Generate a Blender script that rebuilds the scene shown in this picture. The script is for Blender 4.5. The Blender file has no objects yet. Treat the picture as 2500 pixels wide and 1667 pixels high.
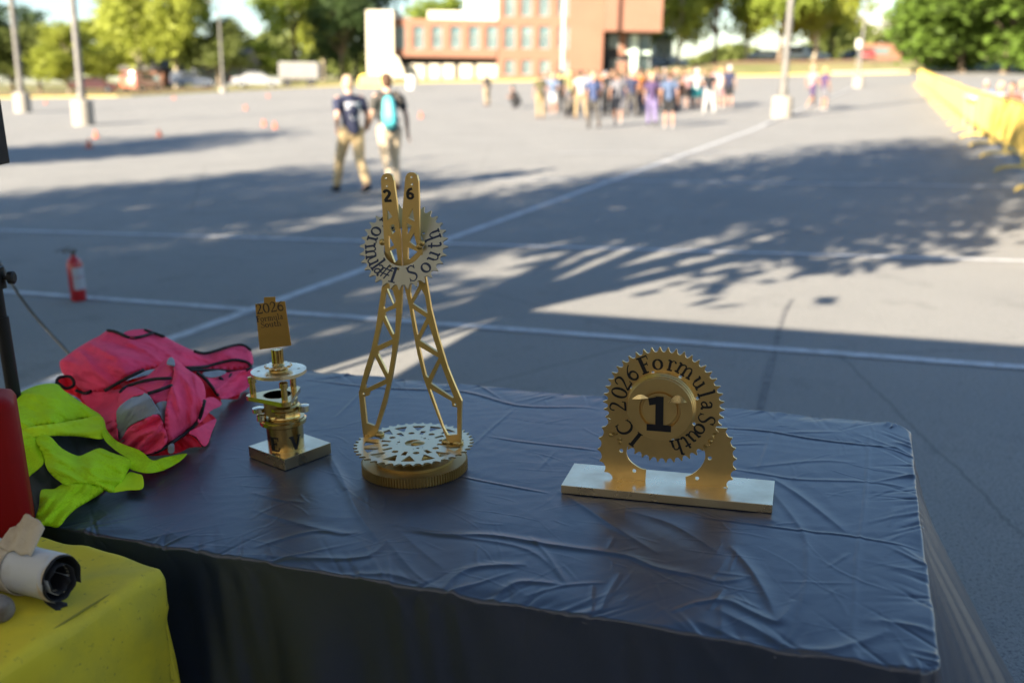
import bpy, bmesh, math, random
import numpy as np
from mathutils import Vector, Matrix, noise as mnoise
from mathutils.geometry import tessellate_polygon, delaunay_2d_cdt
random.seed(7); rng = np.random.default_rng(7)
SC = bpy.context.scene; COL = SC.collection
PI = math.pi
# ------------------------------------------------------------------ camera, world, sun, exposure
FPX, CX, CY, EYE = 2431.0, 1250.0, 833.5, 1.75
PITCH = math.atan((CY - 183) / FPX); ROLL = math.radians(-1.3)
fw = Vector((0, math.cos(PITCH), -math.sin(PITCH))); up0 = Vector((0, math.sin(PITCH), math.cos(PITCH))); rt0 = Vector((1, 0, 0))
rt = rt0 * math.cos(ROLL) + up0 * math.sin(ROLL); upv = up0 * math.cos(ROLL) - rt0 * math.sin(ROLL)
cam = bpy.data.cameras.new("camera"); camo = bpy.data.objects.new("camera", cam); COL.objects.link(camo)
camo.matrix_world = Matrix(((rt.x, upv.x, -fw.x, 0), (rt.y, upv.y, -fw.y, 0), (rt.z, upv.z, -fw.z, EYE), (0, 0, 0, 1)))
cam.lens = 35.0; cam.sensor_width = 36; cam.clip_end = 4000; cam.clip_start = .05
cam.dof.use_dof = True; cam.dof.focus_distance = 2.43; cam.dof.aperture_fstop = 1.9
SC.camera = camo
SUN_EL, SUN_AZ = math.radians(22.5), math.radians(219)   # azimuth clockwise from +Y, where the sun stands
w = bpy.data.worlds.new("World"); SC.world = w; w.use_nodes = True
nt = w.node_tree; sky = nt.nodes.new("ShaderNodeTexSky"); sky.sky_type = 'NISHITA'; sky.sun_disc = False
sky.sun_elevation = SUN_EL; sky.sun_rotation = SUN_AZ; sky.air_density = 1.0; sky.dust_density = .4; sky.ozone_density = 3.0
bg = nt.nodes["Background"]; nt.links.new(sky.outputs[0], bg.inputs[0]); bg.inputs[1].default_value = 0.052
sl = bpy.data.lights.new("sun", 'SUN'); sl.energy = 5.0; sl.angle = math.radians(.55); sl.color = (1, .87, .69)
so = bpy.data.objects.new("sun", sl); COL.objects.link(so)
sd = Vector((math.sin(SUN_AZ) * math.cos(SUN_EL), math.cos(SUN_AZ) * math.cos(SUN_EL), math.sin(SUN_EL)))
so.rotation_euler = sd.to_track_quat('Z', 'Y').to_euler()
SC.view_settings.view_transform = 'Standard'; SC.view_settings.look = 'None'; SC.view_settings.gamma = 1
SC.view_settings.exposure = 2.3
SC.render.engine = 'CYCLES'
TILT = math.radians(2.2)                       # the lot slopes a little: things stand plumb, the lot does not
PLUMB = Matrix.Rotation(TILT, 4, 'Y')
# ------------------------------------------------------------------ geometry of the place
def ray(px, py):
    a = (px - CX) / FPX; b = -(py - CY) / FPX
    return fw + rt * a + upv * b
def at(px, py, z=0.0):
    r = ray(px, py); return Vector((0, 0, EYE)) + r * ((z - EYE) / r.z)
def atY(px, py, Y):
    r = ray(px, py); return Vector((0, 0, EYE)) + r * (Y / r.y)
def onplane(px, py, P0, n):
    r = ray(px, py); c = Vector((0, 0, EYE)); return c + r * ((P0 - c).dot(n) / r.dot(n))
# edge of the lot and top of the bank behind it: (px, py edge, D, py bank, D bank)
_E = [(-300,245,70,236,82),(300,237,78,228,92),(750,214,92,205,108),(1060,202,100,193,112),(1300,199,105,190,116),(1500,196,107,176,122),(1790,187,110,150,132),(2170,180,115,146,136),(2600,170,120,140,140)]
_ph=[-3.2,-1.6]; _re=[60,60]; _ze=[0,0]; _rb=[80,80]; _zb=[0,0]
for px, pe, De, pb, Db in _E:
    p = atY(px, pe, De); q = atY(px, pb, Db)
    _ph.append(math.atan2(p.x, p.y)); _re.append(math.hypot(p.x, p.y)); _ze.append(p.z); _rb.append(math.hypot(q.x, q.y)); _zb.append(q.z)
_ph += [1.6, 3.2]; _re += [60, 60]; _ze += [0, 0]; _rb += [80, 80]; _zb += [0, 0]
def edge(ph): return [float(np.interp(ph, _ph, v)) for v in (_re, _ze, _rb, _zb)]
def gzp(ph, r):
    re, ze, rb, zb = edge(ph)
    if r < 30: return 0.0
    if r < re: return ze * ((r - 30) / (re - 30)) ** 1.3
    if r < rb:
        t = (r - re) / (rb - re); return ze + (zb - ze) * t
    return zb + min((r - rb) * .004, 2)
def gz(x, y): return gzp(math.atan2(x, y), math.hypot(x, y))
def atG(px, py):
    r = ray(px, py); lo = 1.0
    for i in range(1, 4000):
        t = i * .05; p = Vector((0, 0, EYE)) + r * t
        if p.z <= gz(p.x, p.y): return Vector((p.x, p.y, gz(p.x, p.y)))
    p = Vector((0, 0, EYE)) + r * 110; return Vector((p.x, p.y, gz(p.x, p.y)))
# ------------------------------------------------------------------ material helpers
def mat(name, col, rough=.6, metal=0.0, noise=None, bump=None, spec=None, coat=0, emis=None, trans=0, sheen=0, fine=None):
    m = bpy.data.materials.new(name); m.use_nodes = True; N = m.node_tree.nodes; L = m.node_tree.links
    b = N["Principled BSDF"]; b.inputs["Base Color"].default_value = (*col, 1); b.inputs["Roughness"].default_value = rough
    b.inputs["Metallic"].default_value = metal
    if spec is not None: b.inputs["Specular IOR Level"].default_value = spec
    if coat: b.inputs["Coat Weight"].default_value = coat; b.inputs["Coat Roughness"].default_value = .15
    if sheen: b.inputs["Sheen Weight"].default_value = sheen
    tc = N.new("ShaderNodeTexCoord")
    if noise:                                   # (scale, second colour, low, high)
        sc, c2, lo, hi = noise
        n = N.new("ShaderNodeTexNoise"); n.inputs["Scale"].default_value = sc; n.inputs["Detail"].default_value = 6; n.inputs["Roughness"].default_value = .6
        L.new(tc.outputs["Object"], n.inputs["Vector"])
        r = N.new("ShaderNodeMapRange"); r.inputs["From Min"].default_value = lo; r.inputs["From Max"].default_value = hi
        L.new(n.outputs["Fac"], r.inputs["Value"])
        x = N.new("ShaderNodeMix"); x.data_type = 'RGBA'; x.inputs[6].default_value = (*col, 1); x.inputs[7].default_value = (*c2, 1)
        L.new(r.outputs[0], x.inputs[0]); L.new(x.outputs[2], b.inputs["Base Color"]); m["_mix"] = 1
        out = x.outputs[2]
        if fine:
            sc2, c3, lo2, hi2 = fine
            n2 = N.new("ShaderNodeTexNoise"); n2.inputs["Scale"].default_value = sc2; n2.inputs["Detail"].default_value = 3
            L.new(tc.outputs["Object"], n2.inputs["Vector"])
            r2 = N.new("ShaderNodeMapRange"); r2.inputs["From Min"].default_value = lo2; r2.inputs["From Max"].default_value = hi2
            L.new(n2.outputs["Fac"], r2.inputs["Value"])
            x2 = N.new("ShaderNodeMix"); x2.data_type = 'RGBA'; x2.inputs[7].default_value = (*c3, 1)
            L.new(r2.outputs[0], x2.inputs[0]); L.new(out, x2.inputs[6]); L.new(x2.outputs[2], b.inputs["Base Color"])
    if bump:                                    # (scale, strength, distance)
        n = N.new("ShaderNodeTexNoise"); n.inputs["Scale"].default_value = bump[0]; n.inputs["Detail"].default_value = 5
        L.new(tc.outputs["Object"], n.inputs["Vector"])
        bp = N.new("ShaderNodeBump"); bp.inputs["Strength"].default_value = bump[1]; bp.inputs["Distance"].default_value = bump[2]
        L.new(n.outputs["Fac"], bp.inputs["Height"]); L.new(bp.outputs[0], b.inputs["Normal"])
    if trans:
        o = N["Material Output"]; t = N.new("ShaderNodeBsdfTranslucent"); ms = N.new("ShaderNodeMixShader"); ms.inputs[0].default_value = trans
        src = b.inputs["Base Color"].links
        if src: L.new(src[0].from_socket, t.inputs[0])
        else: t.inputs[0].default_value = (*col, 1)
        L.new(b.outputs[0], ms.inputs[1]); L.new(t.outputs[0], ms.inputs[2]); L.new(ms.outputs[0], o.inputs[0])
    return m
# ------------------------------------------------------------------ mesh helpers
class MB:
    def __init__(s): s.v = []; s.f = []; s.mi = []
    def add(s, vs, fs, mi=0):
        k = len(s.v); s.v += [tuple(v) for v in vs]; s.f += [tuple(k + i for i in f) for f in fs]; s.mi += [mi] * len(fs)
    def box(s, c, d, M=None, mi=0, bev=0):
        x, y, z = [q / 2 for q in d]; c = Vector(c)
        if bev:
            bm = bmesh.new(); bmesh.ops.create_cube(bm, size=1)
            for v in bm.verts: v.co = Vector((v.co.x * d[0], v.co.y * d[1], v.co.z * d[2]))
            bmesh.ops.bevel(bm, geom=bm.edges[:], offset=bev, segments=2, affect='EDGES', profile=.6)
            vs = [v.co + c for v in bm.verts]; fs = [[v.index for v in f.verts] for f in bm.faces]; bm.free()
        else:
            vs = [Vector((a, b, e)) + c for a, b, e in ((-x,-y,-z),(x,-y,-z),(x,y,-z),(-x,y,-z),(-x,-y,z),(x,-y,z),(x,y,z),(-x,y,z))]
            fs = [(0,3,2,1),(4,5,6,7),(0,1,5,4),(1,2,6,5),(2,3,7,6),(3,0,4,7)]
        if M: vs = [M @ v for v in vs]
        s.add(vs, fs, mi)
    def tube(s, pts, rad, n=10, cap=True, mi=0, sx=1.0, closed=False):
        pts = [Vector(p) for p in pts]; m = len(pts); rad = rad if hasattr(rad, '__len__') else [rad] * m
        vs = []; ref = None
        for i, p in enumerate(pts):
            if closed: t = (pts[(i + 1) % m] - pts[i - 1])
            else: t = (pts[min(i + 1, m - 1)] - pts[max(i - 1, 0)])
            t = t.normalized() if t.length > 1e-9 else Vector((0, 0, 1))
            if ref is None: ref = Vector((0, 0, 1)) if abs(t.z) < .9 else Vector((1, 0, 0))
            a = (ref - t * ref.dot(t)); a = a.normalized() if a.length > 1e-6 else t.orthogonal().normalized(); ref = a; b = t.cross(a)
            for k in range(n):
                q = 2 * PI * k / n; vs.append(p + (a * math.cos(q) + b * math.sin(q) * sx) * rad[i])
        fs = []
        for i in range(m if closed else m - 1):
            for k in range(n):
                j = (i + 1) % m; fs.append((i*n+k, i*n+(k+1)%n, j*n+(k+1)%n, j*n+k))
        if cap and not closed: fs.append(tuple(range(n))[::-1]); fs.append(tuple((m-1)*n+k for k in range(n)))
        s.add(vs, fs, mi)
    def lathe(s, prof, c=(0,0,0), n=48, M=None, mi=0, closed=False):   # prof: (r, z)
        c = Vector(c); vs = []; fs = []; m = len(prof)
        for r, z in prof:
            for k in range(n):
                q = 2*PI*k/n; v = Vector((r*math.cos(q), r*math.sin(q), z)) + c; vs.append(M @ v if M else v)
        for i in range(m - 1 + (1 if closed else 0)):
            j = (i + 1) % m
            for k in range(n): fs.append((i*n+k, i*n+(k+1)%n, j*n+(k+1)%n, j*n+k))
        if not closed: fs.append(tuple(range(n))[::-1]); fs.append(tuple((m-1)*n+k for k in range(n)))
        s.add(vs, fs, mi)
    def plate(s, outer, holes, t0, t1, F=lambda x, y, z: Vector((x, y, z)), mi=0):  # polygon with holes, thick from t0 to t1
        loops = [outer] + list(holes); flat = [p for l in loops for p in l]; n = len(flat)
        tri = tessellate_polygon([[Vector((p[0], p[1], 0)) for p in l] for l in loops])
        vs = [F(p[0], p[1], t0) for p in flat] + [F(p[0], p[1], t1) for p in flat]; fs = []
        for a, b, c in tri:
            ar = (flat[b][0]-flat[a][0])*(flat[c][1]-flat[a][1])-(flat[b][1]-flat[a][1])*(flat[c][0]-flat[a][0])
            if ar < 0: b, c = c, b
            fs.append((a+n, b+n, c+n)); fs.append((c, b, a))
        k = 0
        for li, l in enumerate(loops):
            ar = sum(l[i][0]*l[(i+1)%len(l)][1]-l[(i+1)%len(l)][0]*l[i][1] for i in range(len(l)))
            for i in range(len(l)):
                a = k+i; b = k+(i+1)%len(l)
                if (ar > 0) == (li == 0): fs.append((a, b, b+n, a+n))
                else: fs.append((b, a, a+n, b+n))
            k += len(l)
        s.add(vs, fs, mi)
    def build(s, name, mats, parent=None, smooth=False, auto=None):
        me = bpy.data.meshes.new(name); me.from_pydata(s.v, [], s.f)
        for m in (mats if isinstance(mats, (list, tuple)) else [mats]): me.materials.append(m)
        if any(s.mi): me.polygons.foreach_set('material_index', s.mi)
        if smooth or auto: me.polygons.foreach_set('use_smooth', [True] * len(s.f))
        me.validate(); me.update()
        if auto: me.set_sharp_from_angle(angle=math.radians(auto))
        o = bpy.data.objects.new(name, me); COL.objects.link(o)
        if parent: o.parent = parent
        return o
def npmesh(name, V, F, m, parent=None, smooth=True):
    me = bpy.data.meshes.new(name); V = np.asarray(V, np.float32); F = np.asarray(F, np.int32)
    me.vertices.add(len(V)); me.vertices.foreach_set('co', V.ravel()); k = F.shape[1]
    me.loops.add(F.size); me.loops.foreach_set('vertex_index', F.ravel())
    me.polygons.add(len(F)); me.polygons.foreach_set('loop_start', np.arange(0, F.size, k, dtype=np.int32)); me.polygons.foreach_set('loop_total', np.full(len(F), k, np.int32))
    for q in (m if isinstance(m, (list, tuple)) else [m]): me.materials.append(q)
    me.update(calc_edges=True); me.validate()
    me.polygons.foreach_set('use_smooth', np.full(len(me.polygons), smooth))
    o = bpy.data.objects.new(name, me); COL.objects.link(o)
    if parent: o.parent = parent
    return o
def gridfaces(nu, nv, wrap=False):
    a = np.arange(nu * nv).reshape(nu, nv); b = np.concatenate([a, a[:1]], 0) if wrap else a
    return np.stack([b[:-1, :-1], b[1:, :-1], b[1:, 1:], b[:-1, 1:]], -1).reshape(-1, 4)
def tag(o, label=None, cat=None, group=None, kind=None):
    if label: o['label'] = label
    if cat: o['category'] = cat
    if group: o['group'] = group
    if kind: o['kind'] = kind
    return o
def thing(name, label, cat, loc=(0,0,0), rz=0, group=None, M=None):
    o = bpy.data.objects.new(name, None); COL.objects.link(o); o.empty_display_size = .1
    if M is not None: o.matrix_world = M
    else: o.location = loc; o.rotation_euler = (0, 0, rz)
    return tag(o, label, cat, group)
def copy_tree(o, parent=None):
    c = o.copy(); COL.objects.link(c); c.parent = parent
    for ch in list(o.children): copy_tree(ch, c)
    return c
def plumb_at(p, rz=0): return Matrix.Translation(p) @ PLUMB @ Matrix.Rotation(rz, 4, 'Z')
def ell(cx, cy, rx, ry, a0, a1, n):
    return [(cx + rx*math.cos(math.radians(a0+(a1-a0)*i/(n-1))), cy + ry*math.sin(math.radians(a0+(a1-a0)*i/(n-1)))) for i in range(n)]
def circ(cx, cy, r, n=24): return [(cx + r*math.cos(2*PI*i/n), cy + r*math.sin(2*PI*i/n)) for i in range(n)]
def cat(pts, n=6, closed=False):            # catmull-rom through tuples of any dimension
    P = [np.array(p, float) for p in pts]; out = []; m = len(P)
    for i in range(m if closed else m - 1):
        p0 = P[i-1] if (closed or i > 0) else P[0]; p1 = P[i]; p2 = P[(i+1) % m]; p3 = P[(i+2) % m] if (closed or i+2 < m) else P[-1]
        for k in range(n):
            t = k / n; out.append(.5*((2*p1)+(p2-p0)*t+(2*p0-5*p1+4*p2-p3)*t*t+(3*p1-p0-3*p2+p3)*t**3))
    if not closed: out.append(P[-1])
    return [tuple(q) for q in out]
# ------------------------------------------------------------------ lettering: strokes with serifs, cap height 1
W, w_ = .215, .10
def _ser(x, y, h=.17): return ([(x-h, y), (x+h, y)], w_)
GL = {
 'I': (.42, [([(.21,0),(.21,1)],W), _ser(.21,.03), _ser(.21,.97)]),
 'C': (.85, [(ell(.46,.5,.37,.46,48,312,22),[.07+.08*math.sin(PI*i/21) for i in range(22)]), ([(.72,.98),(.74,.72)],.05), ([(.72,.04),(.74,.24)],.04)]),
 'E': (.72, [([(.18,0),(.18,1)],W), ([(.02,.97),(.62,.97)],w_), ([(.18,.53),(.48,.53)],w_), ([(.02,.03),(.64,.03)],w_), ([(.61,1),(.61,.76)],.05), ([(.64,0),(.67,.27)],.06), ([(.48,.43),(.48,.63)],.04)]),
 'F': (.68, [([(.2,0),(.2,1)],W), ([(.02,.97),(.62,.97)],w_), ([(.2,.52),(.48,.52)],w_), ([(.61,1),(.61,.74)],.05), ([(.48,.4),(.48,.64)],.045), ([(.02,.03),(.4,.03)],w_)]),
 'V': (.85, [([(.13,1),(.44,.02)],W), ([(.74,1),(.44,.02)],w_), _ser(.13,.97), _ser(.72,.97,.13)]),
 'S': (.6, [(cat([(.5,.8),(.42,.94),(.27,.97),(.12,.86),(.13,.68),(.3,.54),(.47,.4),(.5,.2),(.36,.04),(.2,.03),(.08,.16)],4),[.06+.08*math.exp(-((i-20)/9.)**2) for i in range(41)]), ([(.52,.98),(.5,.74)],.05), ([(.07,.02),(.08,.27)],.05)]),
 '2': (.6, [(cat([(.07,.72),(.14,.92),(.3,.97),(.47,.84),(.44,.6),(.25,.32),(.06,.06)],5),[.07+.06*math.exp(-((i-17)/7.)**2) for i in range(31)]), ([(.04,.06),(.53,.06)],.12), ([(.53,.02),(.57,.24)],.05)]),
 '0': (.62, [(ell(.31,.48,.24,.45,0,360,30),[.07+.07*abs(math.cos(2*PI*i/29)) for i in range(30)])]),
 '6': (.62, [(cat([(.52,.95),(.32,.82),(.14,.58),(.09,.34),(.16,.1),(.3,.03)],5),[.06+.09*math.exp(-((i-15)/6.)**2) for i in range(26)]), (ell(.32,.29,.21,.26,-90,270,26),[.07+.06*abs(math.cos(2*PI*i/25)) for i in range(26)])]),
 '1': (.46, [([(.24,0),(.24,.98)],.17), ([(.04,.82),(.25,.94)],.1), ([(.03,.035),(.45,.035)],.08)]),
 'o': (.6, [(ell(.29,.32,.23,.29,0,360,26),[.07+.08*abs(math.cos(2*PI*i/25)) for i in range(26)])]),
 'r': (.5, [([(.17,0),(.17,.62)],.14), ([(.04,.03),(.33,.03)],w_), ([(.03,.6),(.17,.6)],w_), (cat([(.17,.42),(.3,.6),(.44,.58),(.45,.48)],4),[.06]*9+[.1]*4)]),
 'm': (1.0, [([(.16,0),(.16,.62)],.13), ([(.5,0),(.5,.45)],.13), ([(.84,0),(.84,.45)],.13), ([(.03,.6),(.16,.6)],w_), (cat([(.16,.45),(.3,.6),(.44,.6),(.5,.45)],4),.08), (cat([(.5,.45),(.64,.6),(.78,.6),(.84,.45)],4),.08), ([(.03,.03),(.3,.03)],w_), ([(.38,.03),(.62,.03)],w_), ([(.72,.03),(.97,.03)],w_)]),
 'u': (.66, [([(.14,.62),(.14,.2)],.13), (cat([(.14,.2),(.24,.04),(.38,.05),(.5,.18)],4),.08), ([(.5,0),(.5,.62)],.13), ([(.02,.6),(.14,.6)],w_), ([(.38,.6),(.5,.6)],w_), ([(.5,.03),(.63,.03)],w_)]),
 'l': (.34, [([(.17,0),(.17,1)],.14), ([(.03,.97),(.17,.97)],w_), ([(.03,.03),(.31,.03)],w_)]),
 'a': (.56, [(cat([(.09,.5),(.2,.62),(.36,.58),(.4,.42),(.4,.08),(.52,.04)],4),[.09]*8+[.13]*13), (cat([(.4,.36),(.18,.32),(.09,.17),(.2,.04),(.4,.15)],4),.09)]),
 't': (.42, [(cat([(.18,.82),(.18,.5),(.18,.16),(.26,.04),(.4,.1)],4),.12), ([(.04,.6),(.38,.6)],w_)]),
 'h': (.68, [([(.16,0),(.16,1)],.13), ([(.03,.97),(.16,.97)],w_), (cat([(.16,.42),(.3,.6),(.46,.58),(.51,.42)],4),.08), ([(.51,0),(.51,.44)],.13), ([(.03,.03),(.3,.03)],w_), ([(.38,.03),(.64,.03)],w_)]),
 '#': (.7, [([(.2,.08),(.3,.95)],.08), ([(.45,.05),(.55,.92)],.08), ([(.05,.62),(.68,.7)],.08), ([(.02,.3),(.65,.38)],.08)]),
}
GL['bold1'] = (.8, [([(.42,0),(.42,1)],.25), ([(.08,.83),(.42,.9)],.2), ([(.02,.09),(.8,.09)],.19)])
GL['sans2'] = (.6, [(cat([(.07,.76),(.18,.92),(.36,.93),(.48,.76),(.42,.56),(.24,.34),(.08,.1)],5),.22), ([(.03,.1),(.55,.1)],.22)])
GL['sans6'] = (.62, [(cat([(.5,.93),(.28,.86),(.12,.6),(.11,.34)],5),.21), (ell(.31,.31,.2,.22,0,360,24),.21)])
def ribbon(pts, wd):
    n = len(pts); wd = wd if hasattr(wd, '__len__') else [wd] * n; L = []; R = []
    for i, p in enumerate(pts):
        a = pts[max(i-1, 0)]; b = pts[min(i+1, n-1)]; dx, dy = b[0]-a[0], b[1]-a[1]; d = math.hypot(dx, dy) or 1
        h = wd[min(i, len(wd)-1)] / 2; L.append((p[0]-dy/d*h, p[1]+dx/d*h)); R.append((p[0]+dy/d*h, p[1]-dx/d*h))
    return L, R
def glyph(mb, ch, F, th=.0006):              # F(x, y, z) maps glyph space to the surface; z is the lift off it
    adv, strokes = GL[ch]
    for si, (pts, wd) in enumerate(strokes):
        if len(pts) == 2: pts = [tuple(np.array(pts[0])*(1-t)+np.array(pts[1])*t) for t in (0,.25,.5,.75,1)]; wd = wd if not hasattr(wd,'__len__') else wd[0]
        L, R = ribbon(pts, wd); n = len(L); z = th + si * 3e-5; vs = []
        for l, r in zip(L, R): vs += [F(*l, z), F(*r, z), F(*l, 0), F(*r, 0)]
        fs = []
        for i in range(n-1):
            a = 4*i; b = a+4; fs += [(a, a+1, b+1, b), (a+1, a+3, b+3, b+1), (a+2, a, b, b+2)]
        fs += [(1, 0, 2, 3), (4*n-4, 4*n-3, 4*n-1, 4*n-2)]
        mb.add(vs, fs)
    return adv
# ================================================================== SETTING
M_asph = mat('asphalt', (.215,.212,.200), .88, noise=(.55,(.265,.26,.243),.3,.75), fine=(85,(.11,.11,.11),.5,.7), bump=(160,.9,.006))
N = M_asph.node_tree.nodes; L = M_asph.node_tree.links; b_ = N["Principled BSDF"]; src = b_.inputs["Base Color"].links[0].from_socket; tco = [n for n in N if n.type == 'TEX_COORD'][0]
def darken(src, fac, c):
    x = N.new("ShaderNodeMix"); x.data_type = 'RGBA'; x.inputs[7].default_value = (*c, 1); L.new(fac, x.inputs[0]); L.new(src, x.inputs[6]); return x.outputs[2]
def mr(sock, a, b, c, d):
    r = N.new("ShaderNodeMapRange"); r.inputs["From Min"].default_value = a; r.inputs["From Max"].default_value = b; r.inputs["To Min"].default_value = c; r.inputs["To Max"].default_value = d; L.new(sock, r.inputs["Value"]); return r.outputs[0]
n1 = N.new("ShaderNodeTexNoise"); n1.inputs["Scale"].default_value = 1.7; n1.inputs["Detail"].default_value = 8; n1.inputs["Roughness"].default_value = .7; L.new(tco.outputs["Object"], n1.inputs["Vector"]); src = darken(src, mr(n1.outputs["Fac"], .56, .70, 0, .55), (.12,.118,.115))
v1 = N.new("ShaderNodeTexVoronoi"); v1.inputs["Scale"].default_value = 130; L.new(tco.outputs["Object"], v1.inputs["Vector"]); src = darken(src, mr(v1.outputs["Distance"], .12, .32, .6, 0), (.42,.41,.39))
wp = N.new("ShaderNodeMix"); wp.data_type = 'RGBA'; wp.inputs[0].default_value = .12; L.new(tco.outputs["Object"], wp.inputs[6]); L.new(n1.outputs["Color"], wp.inputs[7])
v2 = N.new("ShaderNodeTexVoronoi"); v2.feature = 'DISTANCE_TO_EDGE'; v2.inputs["Scale"].default_value = .13; L.new(wp.outputs[2], v2.inputs["Vector"]); src = darken(src, mr(v2.outputs["Distance"], .0004, .0016, .35, 0), (.06,.06,.06))
v3 = N.new("ShaderNodeTexNoise"); v3.inputs["Scale"].default_value = 4.5; v3.inputs["Detail"].default_value = 2; L.new(tco.outputs["Object"], v3.inputs["Vector"]); src = darken(src, mr(v3.outputs["Fac"], .70, .78, 0, .6), (.07,.07,.072))
L.new(src, b_.inputs["Base Color"])
M_grass = mat('dry_grass', (.16,.17,.045), .95, noise=(.12,(.30,.25,.11),.35,.68), fine=(4,(.12,.13,.035),.5,.8), bump=(8,.8,.08))
M_line = mat('road_paint', (.50,.51,.52), .7, noise=(7,(.33,.33,.33),.46,.68), fine=(55,(.2,.2,.195),.57,.66))
M_yk = mat('yellow_kerb_paint', (.72,.56,.16), .7, noise=(2,(.55,.45,.2),.4,.7))
M_mulch = mat('pine_mulch', (.20,.11,.065), 1, noise=(3,(.32,.2,.12),.4,.7), bump=(20,1,.05))
M_conc = mat('concrete', (.30,.275,.235), .85, noise=(6,(.24,.22,.185),.4,.7), bump=(60,.4,.004))
PH = np.unique(np.concatenate([np.linspace(-PI, -1, 30), np.linspace(-1, 1, 161), np.linspace(1, PI, 30)]))
rr = [0,1,2,4,7,12,18,24,30] + list(np.linspace(33, 150, 60)) + [175,220,300,450,700,1100,1800]
V = []
for ph in PH:
    re, ze, rb, zb = edge(ph)
    for r in rr:
        z = gzp(ph, r) - (.14 if r < re - .6 else .02); V.append((r*math.sin(ph), r*math.cos(ph), z))
g = npmesh('ground', V, gridfaces(len(PH), len(rr))[:, ::-1], M_grass); tag(g, kind='structure')
V = []; ss = [0,.5,1,1.5,2,3,4,5,6,8,10,13,16,20,25,30]
for ph in PH:
    re, *_ = edge(ph)
    for r in ss + list(30 + (re - 30) * np.linspace(.05, 1, 16)): V.append((r*math.sin(ph), r*math.cos(ph), gzp(ph, r)))
lot = npmesh('parking_lot', V, gridfaces(len(PH), len(ss) + 16)[:, ::-1], M_asph); tag(lot, kind='structure')
# kerb round the lot
mb = MB(); vs = []; pk = [p for p in PH if -1.3 < p < 1.3]
for ph in pk:
    re, ze, *_ = edge(ph)
    for r, z in ((re-.02,-.1),(re-.02,.15),(re+.2,.15),(re+.2,-.1)): vs.append((r*math.sin(ph), r*math.cos(ph), ze + z))
mb.add(vs, [(4*i+j, 4*i+4+j, 4*i+5+j, 4*i+1+j) for i in range(len(pk)-1) for j in range(3)])
tag(mb.build('kerb', M_yk), kind='structure')
def strip(name, pts, wd, m, lift=.004, step=1.0, kind='structure', fadefar=True):
    V = []; P = []
    for a, b in zip(pts[:-1], pts[1:]):
        a = Vector(a); b = Vector(b); n = max(2, int((b-a).length/step))
        P += [a + (b-a)*(i/n) for i in range(n)]
    P.append(Vector(pts[-1])); ws = wd if hasattr(wd, '__len__') else [wd]*len(P)
    for i, p in enumerate(P):
        d = (P[min(i+1,len(P)-1)] - P[max(i-1,0)]).normalized(); s = Vector((d.y, -d.x, 0)); h = ws[min(i,len(ws)-1)]/2
        for q in (-h, h):
            v = p + s*q; r = v.length; V.append((v.x, v.y, gz(v.x, v.y) + lift + (.03 if r > 33 else 0)))
    n = len(P); F = [(2*i, 2*i+2, 2*i+3, 2*i+1) for i in range(n-1)]
    o = npmesh(name, V, np.array(F)[:, ::-1], m); tag(o, kind=kind); return o
def gp(px, py): p = at(px, py); return (p.x, p.y, 0)
L1a, L1b = Vector(gp(410,830)), Vector(gp(1880,302)); d1 = (L1b-L1a).normalized()
strip('painted_line', [tuple(L1a - d1*4.2), tuple(L1b + d1*40)], .115, M_line, step=.8)
d2 = Vector((d1.y, -d1.x, 0))
for (px, py, a, b, wd) in ((1700,842,-5.6,9,.105),(1700,620,-6.2,9.5,.11),(2000,451,-3,9,.11),(1900,374,-3,9,.11)):
    c = Vector(gp(px, py)); dd = Vector(gp(2500, {842:907,620:642,451:457,374:372}[py])) - Vector(gp({842:0,620:110,451:1570,374:1300}[py], {842:720,620:575,451:445,374:375}[py])); dd.normalize()
    q = L1a + d1 * ((c - L1a).dot(d1)); strip('painted_line', [tuple(q + dd*a), tuple(c + dd*b*.9)], wd, M_line, lift=.007, step=.8)
# long dark tar seam in the asphalt
M_seam = mat('tar_seam', (.10,.10,.10), .8, noise=(14,(.2,.195,.185),.42,.6))
sp = cat([gp(1852,1015), gp(1872,930), gp(1895,840), gp(1912,770), gp(1935,730)], 8)
strip('asphalt_crack', sp, .035, M_seam, lift=.003, step=.1)
# mulch band on the bank
def band(name, cols, m, f0, f1, lift=.05):
    V = []
    for ph in np.linspace(cols[0], cols[1], 60):
        re, ze, rb, zb = edge(ph)
        for f in (f0, .5*(f0+f1), f1):
            r = re + (rb - re)*f; V.append((r*math.sin(ph), r*math.cos(ph), gzp(ph, r) + lift))
    return tag(npmesh(name, V, gridfaces(60, 3)[:, ::-1], m), kind='structure')
def phx(px, py=170): p = atY(px, py, 100); return math.atan2(p.x, p.y)
band('mulch_bed', (phx(1690), phx(2420)), M_mulch, .78, 1.15)
band('mulch_bed', (phx(-100), phx(520)), M_mulch, .75, 1.3)
M_side = mat('pale_pavement', (.62,.57,.5), .9, noise=(1,(.5,.46,.4),.4,.7))
band('footpath', (phx(2030), phx(2230)), M_side, .05, .16)
band('footpath', (phx(1330), phx(1560)), M_side, .3, .5)

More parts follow.
